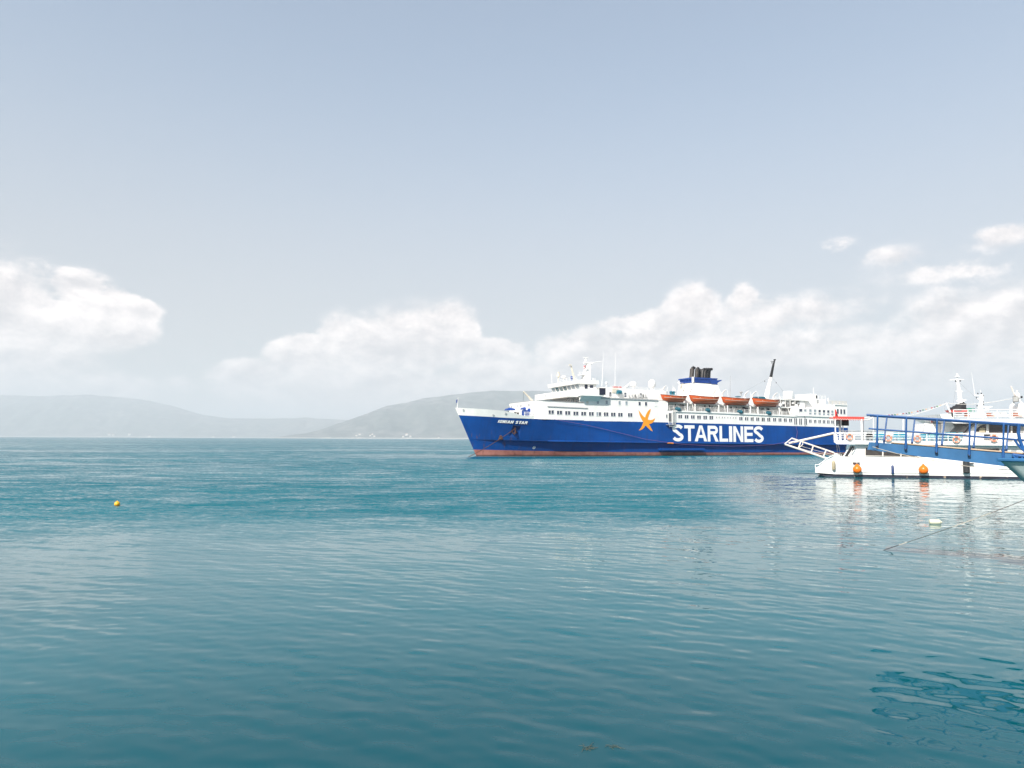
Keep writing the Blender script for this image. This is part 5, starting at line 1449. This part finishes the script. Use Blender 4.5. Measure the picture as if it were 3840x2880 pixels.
# masts
def cone_px(name, pix, y, rs, m=BRAIL, n=9, parent=None): return B(name, MB().tube([cp(a, c2, y) for a, c2 in pix], rs, n), m, parent, True)
mm = cone_px('main_mast', [(3602, 1522), (3597, 1470), (3591, 1430), (3590, 1424)], 4.0, [.26, .20, .13, .12])
a, c2 = cp(3561, 1425.5, 4.0), cp(3615, 1424, 4.0)
B('yard', MB().tube([a, a.lerp(c2, .5) + Vector((0, 0, .04)), c2], [.03, .07, .03], 6), BRAIL, mm)
cone_px('mast_top', [(3590, 1424), (3589, 1411), (3588, 1401)], 4.0, [.05, .05, .08], BRAIL, 7, mm)
B('mast_disc', MB().lathe([(.04, -.05), (.28, 0), (.12, .12), (.1, .3)], cp(3589.5, 1413, 4.0), 10), BRAIL, mm)
for px, py in ((3584, 1429), (3601, 1428.5)): B('mast_lamp', MB().lathe([(.06, -.07), (.08, 0), (.06, .07)], cp(px, py, 3.9), 7), DARK, mm)
for px, py, d in ((3586, 1468, -.3), (3603, 1467.5, .3), (3588, 1505, -.35)):
    a = cp(px, py, 4.0); B('mast_bracket', MB().hexa([a + Vector((-.12, -.1, .03)), a + Vector((.16, -.1, -.05)), a + Vector((.16, .1, -.05)), a + Vector((-.12, .1, .03)), a + Vector((-.12, -.1, .08)), a + Vector((.16, -.1, .04)), a + Vector((.16, .1, .04)), a + Vector((-.12, .1, .08))]), BRAIL, mm)
a = cp(3613, 1508, 4.0); B('radar_scanner', MB().lathe([(.1, -.2), (.12, .1), (.08, .2)], a, 8).box(a.x - .28, a.x + .28, 3.9, 4.1, a.z + .2, a.z + .27), BRAIL, mm)
B('stay', MB().cyl(cp(3594, 1432, 4), cp(3680, 1510, 5), .012, n=4), GREY, mm); B('stay', MB().cyl(cp(3589, 1430, 4), cp(3570, 1540, 4.5), .012, n=4), GREY, mm)
tm = cone_px('signal_mast', [(3675, 1546), (3680, 1500), (3682, 1479)], 5.0, [.26, .2, .17])
for px0, px1, py in ((3652, 3680, 1483), (3662, 3680, 1496), (3663, 3680, 1527)):
    a, c2 = cp(px0, py - 1, 5.0), cp(px1, py + 2, 5.0); B('mast_arm', MB().tube([a, c2], [.04, .09], 6), BRAIL, tm)
for px, py in ((3667, 1475.5), (3680, 1475), (3662, 1491.5), (3687, 1483), (3687, 1507), (3688, 1517), (3664, 1521.5)):
    B('mast_lamp', MB().lathe([(.05, -.07), (.07, 0), (.05, .07)], cp(px, py, 4.9), 7), DARK, tm)
a, c2 = cp(3685, 1525.5, 5.0), cp(3720, 1524.5, 5.0); B('radar_scanner', MB().box(a.x, c2.x, 4.9, 5.1, a.z - .05, a.z + .05).lathe([(.2, -.4), (.22, -.15), (.1, -.03)], cp(3701, 1526, 5.0), 9).cyl(cp(3686, 1540, 5), cp(3704, 1534, 5), .06), BRAIL, tm)
cone_px('whip_antenna', [(3656, 1482), (3652, 1455), (3643, 1395)], 5.0, [.03, .02, .01], BRAIL, 5, tm)
cone_px('whip_antenna', [(3679, 1476), (3676, 1461)], 5.0, [.02, .015], BRAIL, 5, tm)
for px in (3561, 3542, 3649): cone_px('whip_antenna', [(px, 1548), (px + .3, 1505)], 5.5, [.02, .012], GREY, 5)
B('green_machine', MB().lathe([(.3, -.2), (.32, .1), (.12, .2)], cp(3634, 1537, 5.0), 8).box(cp(3610, 1531, 5).x, cp(3655, 1531, 5).x, 4.98, 5.02, cp(3610, 1532.5, 5).z, cp(3610, 1531, 5).z).box(cp(3652, 1531, 5).x, cp(3654, 1531, 5).x, 4.98, 5.02, cp(3610, 1546, 5).z, cp(3610, 1531, 5).z), mat('green_machine_paint', (.02, .22, .15), .5))
# tower at the frame edge with lamp, loudspeaker and pole
tw = cprism('aft_tower', [(3819, 1566), (3818, 1520), (3822, 1512), (3838, 1512), (3870, 1516), (3870, 1566)], 2.5, 4.5)
cone_px('tower_pole', [(3791, 1448), (3810, 1492)], 2.6, [.08, .09], RAMPW, 7, tw)
B('tower_lamp', MB().lathe([(.26, -.3), (.3, 0), (.24, .25), (.08, .3)], cp(3814, 1483, 3.0), 10).lathe([(.06, .3), (.1, .36), (.1, .44), (.02, .5)], cp(3814, 1481, 3.0), 8), BRAIL, tw, True)
B('tower_brace', MB().cyl(cp(3820, 1492, 3.0), cp(3832, 1513, 3.0), .1, n=7), BRAIL, tw)
loudspeaker(3808, 1497, 2.2, .52, .6, -.3, 'grey fronted loudspeaker on the white tower at the photo edge', PVCG)
cone_px('white_canister', [(3799, 1509), (3802, 1518)], 2.4, [.13, .15], BRAIL, 8, tw)
B('tower_light', MB().lathe([(.08, -.12), (.1, 0), (.08, .12)], cp(3831, 1489, 2.6), 7), DARK, tw)
# bow ramp with its boom
ramp = thing('boarding_ramp', 'white lattice boarding ramp held out over the water by a slanting boom', 'ramp', O_C, TH_C)
def Rm(name, mb, m=RAMPW): return mb.build(name, m, ramp)
for y in (2.4, 3.8):
    Rm('lower_chord', MB().cyl(cp(2943, 1666, y), cp(3101, 1719, y), .11, n=6))
    Rm('upper_chord', MB().tube([cp(2943, 1665, y), cp(2969, 1643.5, y), cp(3126, 1697, y), cp(3131, 1701, y), cp(3131, 1713, y)], .085, 6))
    for a, c2 in (((3003, 1655), (2993, 1684)), ((3050, 1671.5), (3041, 1699)), ((3098, 1688), (3087, 1714))): Rm('strut', MB().cyl(cp(*a, y), cp(*c2, y), .075, n=6))
    Rm('brace', MB().tube([cp(3007, 1657, y), cp(3011, 1664, y), cp(3008, 1669, y), cp(2994, 1682, y)], .045, 5))
    for dy in (9, 18): Rm('wire', MB().tube([cp(3000, 1663 + dy, y), cp(3060, 1680 + dy, y), cp(3130, 1702 + dy * .5, y)], .018, 4), ROPEW)
for t in np.linspace(.04, .98, 20):
    a = cp(2943, 1666, 2.4).lerp(cp(3101, 1719, 2.4), t); c2 = cp(2943, 1666, 3.8).lerp(cp(3101, 1719, 3.8), t)
    Rm('tread', MB().hexa([a + Vector((-.16, 0, .05)), a + Vector((.16, 0, .0)), c2 + Vector((.16, 0, .0)), c2 + Vector((-.16, 0, .05)), a + Vector((-.16, 0, .1)), a + Vector((.16, 0, .05)), c2 + Vector((.16, 0, .05)), c2 + Vector((-.16, 0, .1))]))
Rm('boom', MB().cyl(cp(3128, 1624, 3.1), cp(2958, 1662, 3.1), .12, n=8)); Rm('boom_stay', MB().cyl(cp(3128, 1629, 3.3), cp(2995, 1656, 3.3), .055, n=6), RUST)
for (a, c2) in (((3138, 1667), (3141, 1704)), ((3144, 1667), (3151, 1702)), ((3172, 1675), (3170, 1709))): B('hanging_line', MB().cyl(cp(*a, 1.5), cp(*c2, 1.5), .022, n=5), ROPEW)
B('stern_rail', MB().tube([cp(a, c2, .1) for a, c2 in ((3058, 1756), (3057, 1743), (3072, 1741.5), (3084, 1733), (3100, 1720), (3116, 1711), (3133, 1707))], .05, 6), BRAIL)
for a in ((3138, 1707, .22), (3146, 1708, .3), (3155, 1705, .2)): B('mooring_bitt', MB().lathe([(.16, -.3), (.16, .12), (.22, .16), (.22, .22)], cp(a[0], a[1], 1.0), 9), BRAIL)
B('deck_winch', MB().lathe([(.28, -.3), (.15, -.2), (.15, .2), (.28, .3)], cp(3166, 1709, 1.2), 10, 'x'), CREAM)
B('anchor_fluke', MB().tube([cp(3150, 1703, .6), cp(3156, 1699, .6), cp(3164, 1712, .6)], .06, 5), DARK)
# fenders and lifebuoys hang on the boat: things of their own
def hang(name, label, cat, px, py, y, group=None): return thing(name, label, cat, cw(cp(px, py, y)), TH_C, group)
def ball(px, py, rpx, top, label):
    r = rpx / 2663 * 77.0; f = hang('ball_fender', label, 'fender', px, py, -r - .02, 'orange ball fenders on the white hull')
    prof = [(r * math.sin(t), -r * math.cos(t)) for t in np.linspace(.05, 2.2, 14)] + [(r * .48, r * .92), (r * .22, r * 1.18), (r * .13, r * 1.3), (r * .02, r * 1.32)]
    MB().lathe(prof, n=22).build('ball', BUOYO, f, True)
    MB().lathe([(r * .16, r * 1.15), (r * .16, r * 1.34), (r * .02, r * 1.36)], n=10).build('eye', DARK, f)
    MB().cyl((0, 0, r * 1.3), (0, r * .9, r * 1.3 + top), .025, n=5).build('rope', ROPEW, f)
    return f
f = ball(3214.5, 1760, 15.8, .75, 'orange ball fender on the white hull, the left of two')
MB().box(-.35, .35, .2, .42, .66, .74).build('cleat', DARK, f)
ball(3463, 1762, 16.4, .5, 'orange ball fender on the white hull, the right of two below the gangway')
def cylf(px, y0, y1, rpx, m, label, group=None):
    r = rpx / 2663 * 77.0; a, c2 = cp(px, y0, -r - .03), cp(px, y1, -r - .03); h = a.z - c2.z
    f = thing('cylinder_fender', label, 'fender', cw(c2), TH_C)
    MB().lathe([(r * .3, 0), (r * .75, h * .03), (r, h * .10), (r, h * .88), (r * .7, h * .95), (r * .25, h), (r * .1, h * 1.05)], n=14).build('body', m, f, True)
    MB().cyl((0, 0, h), (0, r * .8, h + .75), .022, n=5).build('rope', ROPEW, f)
    return f
cylf(3126.5, 1728, 1763, 6.2, BEIGE, 'beige cylinder fender hanging near the left end of the white hull')
cylf(3348, 1745, 1778, 4.6, BLUEFEND, 'slim navy blue fender between the two orange balls')
f = cylf(3625, 1726, 1776, 11, FENDBLK, 'thick black cylinder fender hanging below the blue gangway')
MB().box(.3, .75, .05, .2, 1.0, 1.12).build('bracket', DARK, f)
def lifebuoy(px, py, rpx, label):
    r = rpx / 2663 * 77; b_ = hang('lifebuoy', label, 'lifebuoy', px, py, yu - .12, 'orange lifebuoys along the upper deck rail')
    MB().torus((0, 0, 0), r * .78, r * .24, 24, 8).build('ring', RINGO, b_, True)
    for k in range(4):
        t = PI / 4 + PI / 2 * k
        MB().torus((r * .78 * math.cos(t), 0, r * .78 * math.sin(t)), r * .262, .035, 10, 4, 'x').build('white_band', ROPEW, b_)
    MB().torus((0, -.05, 0), r * 1.06, .014, 20, 4).build('grab_line', ROPEW, b_)
for px, py, r_, lb in ((3186, 1638.5, 12.5, 'orange lifebuoy on the rail below the red canopy'), (3331, 1643, 13, 'orange lifebuoy on the rail above the cabin windows, second from the canopy'), (3440, 1645.5, 12.5, 'orange lifebuoy on the rail in front of the white deck house'),
                       (3586, 1648.5, 12.5, 'orange lifebuoy on the rail at the left foot of the wheelhouse'), (3727, 1643.5, 14, 'orange lifebuoy on the rail below the large dark wheelhouse window')): lifebuoy(px, py, r_, lb)
# bunting and lines
bt = thing('bunting', 'string of small coloured pennants running down to the left from a white pole', 'bunting', O_C, TH_C)
A_, E_ = cp(3548, 1511.5, 1.5), cp(3292, 1557, 1.5)
bl = [A_.lerp(E_, t) - Vector((0, 0, .28 * math.sin(PI * t))) for t in np.linspace(0, 1, 25)]
MB().tube(bl, .012, 4).build('string', ROPEW, bt)
PEN = [mat('pennant_red', (.5, .03, .05), .8), mat('pennant_green', (.05, .22, .10), .8), mat('pennant_white', (.7, .68, .66), .8), mat('pennant_navy', (.05, .04, .12), .8), mat('pennant_peach', (.75, .45, .28), .8)]
for k in range(24):
    p = bl[0].lerp(bl[0], 0) if k == 0 else bl[k]
    if k in (0,): continue
    w, h = .13, random.uniform(.14, .24); t_ = random.uniform(-.7, .7)
    MB().prism([p + Vector((-w, 0, 0)), p + Vector((w, 0, -.03)), p + Vector((t_ * w, .06, -h))], (0, .012, 0)).build('pennant', PEN[(k * 7) % 5], bt)
def line(name, label, pts, r, m): return tag(MB().tube(pts, r, 5).build(name, m), label, 'rope')
def sag(a, c2, s, n=14): return [a.lerp(c2, t) - Vector((0, 0, s * math.sin(PI * t))) for t in np.linspace(0, 1, n)]
line('rope', 'white rope slanting down left under the pennants', [cw(p) for p in sag(cp(3547, 1514, 1.5), cp(3395, 1562, 1.5), .12)], .028, ROPEW)
line('rope', 'pale rope running right from the white pole past both masts', [cw(p) for p in [cp(a, c2, 2.0) for a, c2 in ((3548, 1511), (3575, 1514), (3610, 1516), (3640, 1516), (3680, 1513), (3735, 1506), (3796, 1494))]], .026, ROPEW)

# ------------------------------------------------------------------ blue gangway in front
GBLUE = mat('gangway_blue', (0.030, 0.125, 0.275), 0.42, 0.12, 1.6, dirt=((.012, .045, .14), 2.2, .58, .7, .5))
GBLUE2 = mat('gangway_rail_blue', (0.012, 0.080, 0.25), 0.38, 0.12, 2.5)
WOOD = mat('worn_plank', (0.50, 0.36, 0.25), 0.75, 0.15, 3.0, stretch=(.4, 3, 3))
G0 = Vector((14.4, 28.0, 0.0)) * 0.8; TH_G = math.atan2(-1.8, 3.75)
RG_inv = Matrix.Rotation(-TH_G, 3, 'Z'); RG = Matrix.Rotation(TH_G, 3, 'Z')
def gp(px, py, y=0.0):
    o = RG_inv @ (EYE - G0); d = RG_inv @ ray(px, py)
    return o + d * ((y - o.y) / d.y)
gang = thing('gangway', 'blue steel gangway with pipe railings reaching in from the right', 'gangway', G0, TH_G)
def G(name, mb, m=GBLUE2, parent=None, smooth=False): return mb.build(name, m, parent if parent is not None else gang, smooth)
GW = 0.85
ln2 = lambda x0, y0, x1, y1: (lambda x: y0 + (y1 - y0) * (x - x0) / (x1 - x0))
top = ln2(3268, 1658, 3840, 1702.5)
bx = [(3266, 1689), (3310, 1692.5), (3460, 1713), (3640, 1733), (3840, 1757), (3960, 1772)]
XR = 4060
for y, w in ((0.0, .05), (GW, -.05)):
    pts = [gp(3268, 1658), gp(XR, top(XR))] + [gp(a, c2) for a, c2 in bx[::-1]]
    pts = [Vector((p.x, y, p.z)) for p in pts]
    G('side_beam', MB().prism(pts, (0, w, 0)), GBLUE)
a, c2 = gp(3268, 1656), gp(XR, top(XR) - 2)
G('end_plate', MB().hexa([(a.x - .12, -.04, gp(3266, 1689).z + .02), (a.x, -.04, gp(3266, 1689).z + .02), (a.x, GW + .04, gp(3266, 1689).z + .02), (a.x - .12, GW + .04, gp(3266, 1689).z + .02), (a.x - .06, -.04, a.z - .02), (a.x, -.04, a.z - .02), (a.x, GW + .04, a.z - .02), (a.x - .06, GW + .04, a.z - .02)]), GBLUE)
tip = gp(3266, 1689)
G('tip_bracket', MB().prism([gp(3266, 1688, -.01), gp(3275, 1672, -.01), gp(3330, 1693, -.01), gp(3318, 1695, -.01)], (0, .06, 0)), GBLUE)
# plank deck: boards laid across
n = 46
dx_ = (c2 - a) / n
for k in range(n):
    p0, p1 = a + dx_ * (k + .03), a + dx_ * (k + .97)
    up = Vector((0, 0, .045))
    zz = Vector((0, 0, -.02 + random.uniform(-.004, .004)))
    if k < 5: continue
    G('plank', MB().hexa([p0 + zz + Vector((0, .0, 0)), p1 + zz + Vector((0, .0, 0)), p1 + zz + Vector((0, GW, 0)), p0 + zz + Vector((0, GW, 0)), p0 + zz + up, p1 + zz + up, p1 + zz + up + Vector((0, GW, 0)), p0 + zz + up + Vector((0, GW, 0))]), WOOD)
G('plank_edge', MB().hexa([gp(3342, 1661) + Vector((0, -.03, 0)), gp(XR, ln2(3342, 1665.5, 3835, 1703.5)(XR)) + Vector((0, -.03, 0)), gp(XR, ln2(3342, 1665.5, 3835, 1703.5)(XR)), gp(3342, 1661),
                           gp(3342, 1660) + Vector((0, -.03, .02)), gp(XR, ln2(3342, 1661, 3835, 1698)(XR)) + Vector((0, -.03, 0)), gp(XR, ln2(3342, 1661, 3835, 1698)(XR)), gp(3342, 1660) + Vector((0, 0, .02))]), WOOD)
rt = ln2(3250, 1555.5, 3840, 1592); rm = ln2(3257, 1607, 3840, 1650)
G('top_rail', MB().cyl(gp(3249, rt(3249), -.06), gp(XR, rt(XR), -.05), .031, n=10), GBLUE2, None, True)
G('middle_rail', MB().cyl(gp(3257, rm(3257), -.06), gp(XR, rm(XR), -.05), .024, n=10), GBLUE2, None, True)
def shift(p, dy, dz=0): return Vector((p.x, dy, p.z + dz))
ta, tb = gp(3249, rt(3249), -.06), gp(XR, rt(XR), -.06); ma, mb_ = gp(3257, rm(3257), -.06), gp(XR, rm(XR), -.06)
G('top_rail', MB().cyl(shift(ta, GW + .2) + Vector((.12, 0, 0)), shift(tb, GW + .2), .030, n=10), GBLUE2, None, True)
G('middle_rail', MB().cyl(shift(ma, GW + .13) + Vector((.12, 0, 0)), shift(mb_, GW + .13), .022, n=10), GBLUE2, None, True)
for px, pyb in ((3290, 1672), (3398, 1684), (3513, 1696), (3636, 1707), (3763, 1719), (3900, 1732)):
    t_, b_ = gp(px + 1, rt(px), -.07), gp(px - 1.5, pyb, -.07)
    po = G('rail_post', MB().cyl(b_, t_, .027, n=9), GBLUE2, None, True)
    G('post_sleeve', MB().cyl(b_ - Vector((0, 0, .01)), b_.lerp(t_, .27), .037, n=9), GBLUE2, po, True)
    G('bolt', MB().lathe([(.02, -.03), (.042, -.025), (.042, .025), (.02, .03)], b_, 9, 'y'), DARK, po)
    x_ = t_.x + .30
    fb2 = Vector((x_ - .12, GW + .05, (a + (c2 - a) * ((x_ - a.x) / (c2.x - a.x))).z)); ft2 = Vector((x_, GW + .2, ta.z + (tb.z - ta.z) * (x_ - ta.x) / (tb.x - ta.x)))
    po = G('rail_post', MB().cyl(fb2, ft2, .024, n=9), GBLUE2, None, True)
    G('post_sleeve', MB().cyl(fb2, fb2.lerp(ft2, .25), .033, n=9), GBLUE2, po, True)
for pix, r_ in ((((3821, 1592), (3819, 1622), (3824, 1650), (3836, 1680), (3850, 1700)), .045), (((3806, 1650), (3814, 1664), (3828, 1680), (3842, 1692)), .032), (((3797, 1704), (3822, 1708), (3850, 1711)), .035), (((3797, 1705), (3815, 1726), (3835, 1757)), .03), (((3815, 1710), (3814, 1756)), .024), (((3833, 1711), (3832, 1760)), .024)):
    G('support_strut', MB().tube([gp(p_[0], p_[1], -.10) for p_ in pix], r_, 8), GBLUE2, None, True)
for px in (3285, 3301): G('eye_bolt', MB().torus(gp(px, 1655, -.02), .028, .01, 12, 6), RAMPW)
gw = lambda p: G0 + RG @ p
line('rope', 'thin pale line hanging from the gangway tip down to the right', [gw(gp(a_, b_, -.12)) for a_, b_ in ((3272, 1675), (3300, 1684), (3365, 1701.5), (3480, 1723.5), (3628, 1748.5), (3740, 1759), (3840, 1766), (3960, 1772))], .010, ROPE)

# ------------------------------------------------------------------ bow of the boat that carries the gangway
VHULL = mat('green_grey_hull', (0.42, 0.50, 0.49), 0.4, 0.06, 1.2)
vb = thing('moored_boat', 'pale bow of a moored boat below the blue gangway at the photo edge', 'boat', (13.96, 20.5, 0), R(-4))
ST_TOP, ST_BOT, ZD = 0.0, 3.6, 3.50
vs = []; nu, nz_ = 16, 8
for i in range(nu + 1):
    u = (i / nu) ** 1.5
    for j in range(nz_ + 1):
        v = j / nz_; z = -.6 + (ZD + .6) * v
        xs_ = ST_BOT * (1 - max(0, z) / ZD) if z > 0 else ST_BOT
        x = xs_ + u * (14.0 - xs_)
        wd = 2.3 * (1 - math.exp(-u * 4.2)); wl = 1.6 * (1 - math.exp(-u * 3.0)) * (1 if u > 0 else 0)
        vs.append((x, -(wl + (wd - wl) * v ** 1.3), z))
m1 = nz_ + 1; nv = len(vs)
vs += [(x, -y, z) for x, y, z in vs]
fc = []
for o_ in (0, nv):
    for i in range(nu):
        for j in range(nz_): fc.append((o_ + i * m1 + j, o_ + (i + 1) * m1 + j, o_ + (i + 1) * m1 + j + 1, o_ + i * m1 + j + 1))
for i in range(nu): fc.append((i * m1 + nz_, (i + 1) * m1 + nz_, nv + (i + 1) * m1 + nz_, nv + i * m1 + nz_))
fc.append(tuple([nu * m1 + j for j in range(m1)] + [nv + nu * m1 + j for j in range(m1)][::-1]))
weld(MB().add(vs, fc).build('hull', VHULL, vb, True), .003)
pts = [(vs[i * m1 + nz_][0], vs[i * m1 + nz_][1] - .02, ZD - .03) for i in range(nu + 1)]
MB().tube(pts, .05, 6).build('gunwale', GBLUE, vb); MB().tube([(x, -y, z) for x, y, z in pts], .05, 6).build('gunwale', GBLUE, vb)

# ------------------------------------------------------------------ things afloat and lines into the water
w_ = at_z(3313, 2063); r_ = at_y(3840, 1866, w_.y - 2.2)
e_ = w_ + (r_ - w_) * 1.5
pr = sag(w_, e_, .10, 26)
mr = tag(MB().tube([w_ + (w_ - e_).normalized() * 1.2] + pr[:3], .012, 6).build('mooring_rope', ROPED), 'dark wet end turning to pale mooring rope rising from the water to the right', 'rope')
MB().tube(pr[2:14], .013, 6).build('pale_length', ROPE, mr); MB().tube(pr[13:], .011, 6).build('dark_length', ROPED, mr)
p = at_z(439, 1897)
yb_ = thing('buoy', 'yellow ball buoy floating alone on the left side of the bay', 'buoy', p, 0)
r_ = .155
MB().lathe([(r_ * math.sin(t), r_ * .72 - r_ * math.cos(t)) for t in np.linspace(.05, 3.09, 16)], n=20).build('ball', mat('yellow_vinyl', (.80, .42, .012), .35, .06, 6.0), yb_, True)
MB().torus((0, 0, r_ * .28), r_ * .92, .012, 20, 6, 'z').build('seam', mat('buoy_brown', (.28, .12, .02), .6), yb_)
MB().torus((0, 0, r_ * 1.78), .03, .009, 10, 5).build('eye', mat('yellow_vinyl', (.80, .42, .012)), yb_)
p = at_z(3507, 1964)
fl_ = thing('float', 'small pale cream canister float between the white boat and the mooring rope', 'float', p, R(-12))
MB().lathe([(.04, -.26), (.10, -.25), (.125, -.20), (.125, .18), (.10, .22), (.06, .24)], (0, 0, .085), 14, 'x').build('canister', mat('cream_plastic', (.72, .68, .50), .5), fl_, True)
MB().lathe([(.035, .23), (.04, .28), (.035, .30)], (0, 0, .085), 8, 'x').build('neck', mat('cream_plastic', (.72, .68, .50)), fl_)
# drifting weed
g = random.Random(3)
for (px, py, k_, lb) in ((2195, 2806, 14, 'larger brown tuft of weed drifting near the bottom of the photo'), (2300, 2803, 7, 'smaller wispy tuft of weed drifting right of the larger one')):
    p = at_z(px, py); mb = MB()
    for k in range(k_):
        th_ = g.uniform(0, 6.28); L_ = g.uniform(.05, .17); q0 = Vector((g.uniform(-.06, .06), g.uniform(-.05, .05), .004))
        mb.tube([q0, q0 + Vector((math.cos(th_) * L_ * .5, math.sin(th_) * L_ * .5, .012)), q0 + Vector((math.cos(th_ + g.uniform(-.6, .6)) * L_, math.sin(th_) * L_, .003))], .0022, 4)
    o = mb.build('seaweed', mat('brown_weed', (.075, .085, .055), .7)); o.location = p; tag(o, lb, 'seaweed', None, 'stuff')

# ------------------------------------------------------------------ far shore: beaches and buildings
SAND = mat('pale_sand', (0.62, 0.57, 0.50), 0.9, 0.08, .01)
def beach(px0, px1, Y, w, label):
    a, c2 = at_y(px0, 1640, Y), at_y(px1, 1640, Y)
    mb = MB(); n = 14; vs = []
    for k in range(n + 1):
        t = k / n; x = a.x + (c2.x - a.x) * t; h = w * math.sin(PI * min(1, max(0, t))) ** .5 * (0.7 + .3 * math.sin(k * 1.9))
        vs += [(x, Y - 60, -.5), (x, Y + 30, h + .2), (x, Y + 260, h * .6)]
    mb.add(vs, [(3 * k, 3 * k + 3, 3 * k + 4, 3 * k + 1) for k in range(n)] + [(3 * k + 1, 3 * k + 4, 3 * k + 5, 3 * k + 2) for k in range(n)])
    return tag(mb.build('beach', SAND, fix=False), label, kind='structure')
beach(530, 600, 11950, 14, 'pale beach'); beach(470, 545, 11950, 7, 'pale beach'); beach(640, 760, 11950, 6, 'pale beach'); beach(360, 384, 11900, 22, 'pale quarry shore'); beach(320, 345, 11950, 9, 'pale beach')
beach(1190, 1330, 7750, 6, 'pale beach'); beach(1330, 1364, 7750, 13, 'pale rocky shore'); beach(1382, 1412, 7750, 12, 'pale rocky shore'); beach(1500, 1556, 7700, 10, 'pale rocky shore'); beach(1560, 1720, 7700, 5, 'pale beach')
HW = mat('house_wall', (0.70, 0.66, 0.60), 0.8, 0.05, .05); HR = mat('house_roof', (0.32, 0.14, 0.09), 0.85, 0.1, .05)
hs = None
spots = [(1337, 1633, 7700, .6), (1349, 1628, 7760, .7), (1388, 1633, 7690, .7), (1396, 1628, 7780, .6), (1404, 1635, 7690, .7), (1512, 1637, 7640, .7), (1525, 1629, 7720, .8), (1540, 1636, 7640, .7), (1645, 1641, 7640, .6), (410, 1629, 12050, 1.5), (424, 1630, 12050, 1.2), (485, 1629, 12100, 1.4), (560, 1636, 11950, 1.2), (800, 1639, 11950, 1.3), (877, 1638, 11950, 1.3)]
for k, (px, py, Y, sc) in enumerate(spots):
    p = at_y(px, py, Y)
    if hs is None:
        hs = thing('shore_house', '', 'house', (0, 0, 0))
        MB().box(-14, 14, -9, 9, -14, 8).build('wall', HW, hs)
        MB().prism([(-15, -10, 8), (-15, 10, 8), (-15, 0, 13)], (30, 0, 0)).build('roof', HR, hs)
        for xx in (-8, 0, 8): MB().box(xx - 1.5, xx + 1.5, -9.2, -8.9, 1, 4.5).build('window', GLASS, hs)
        o = hs
    else: o = copy_tree(hs)
    o.location = p; o.scale = (sc, sc, sc); o.rotation_euler.z = (k * .7) % .8 - .4
    if Y < 10000: o['label'] = f'tiny pale house under the headland, {ORD[k]} from the left along that shore'; o['group'] = 'houses along the headland shore'
    else: o['label'] = f'tiny pale house under the left mountain range, {ORD[k - 9]} from the left'; o['group'] = 'houses along the farthest shore'
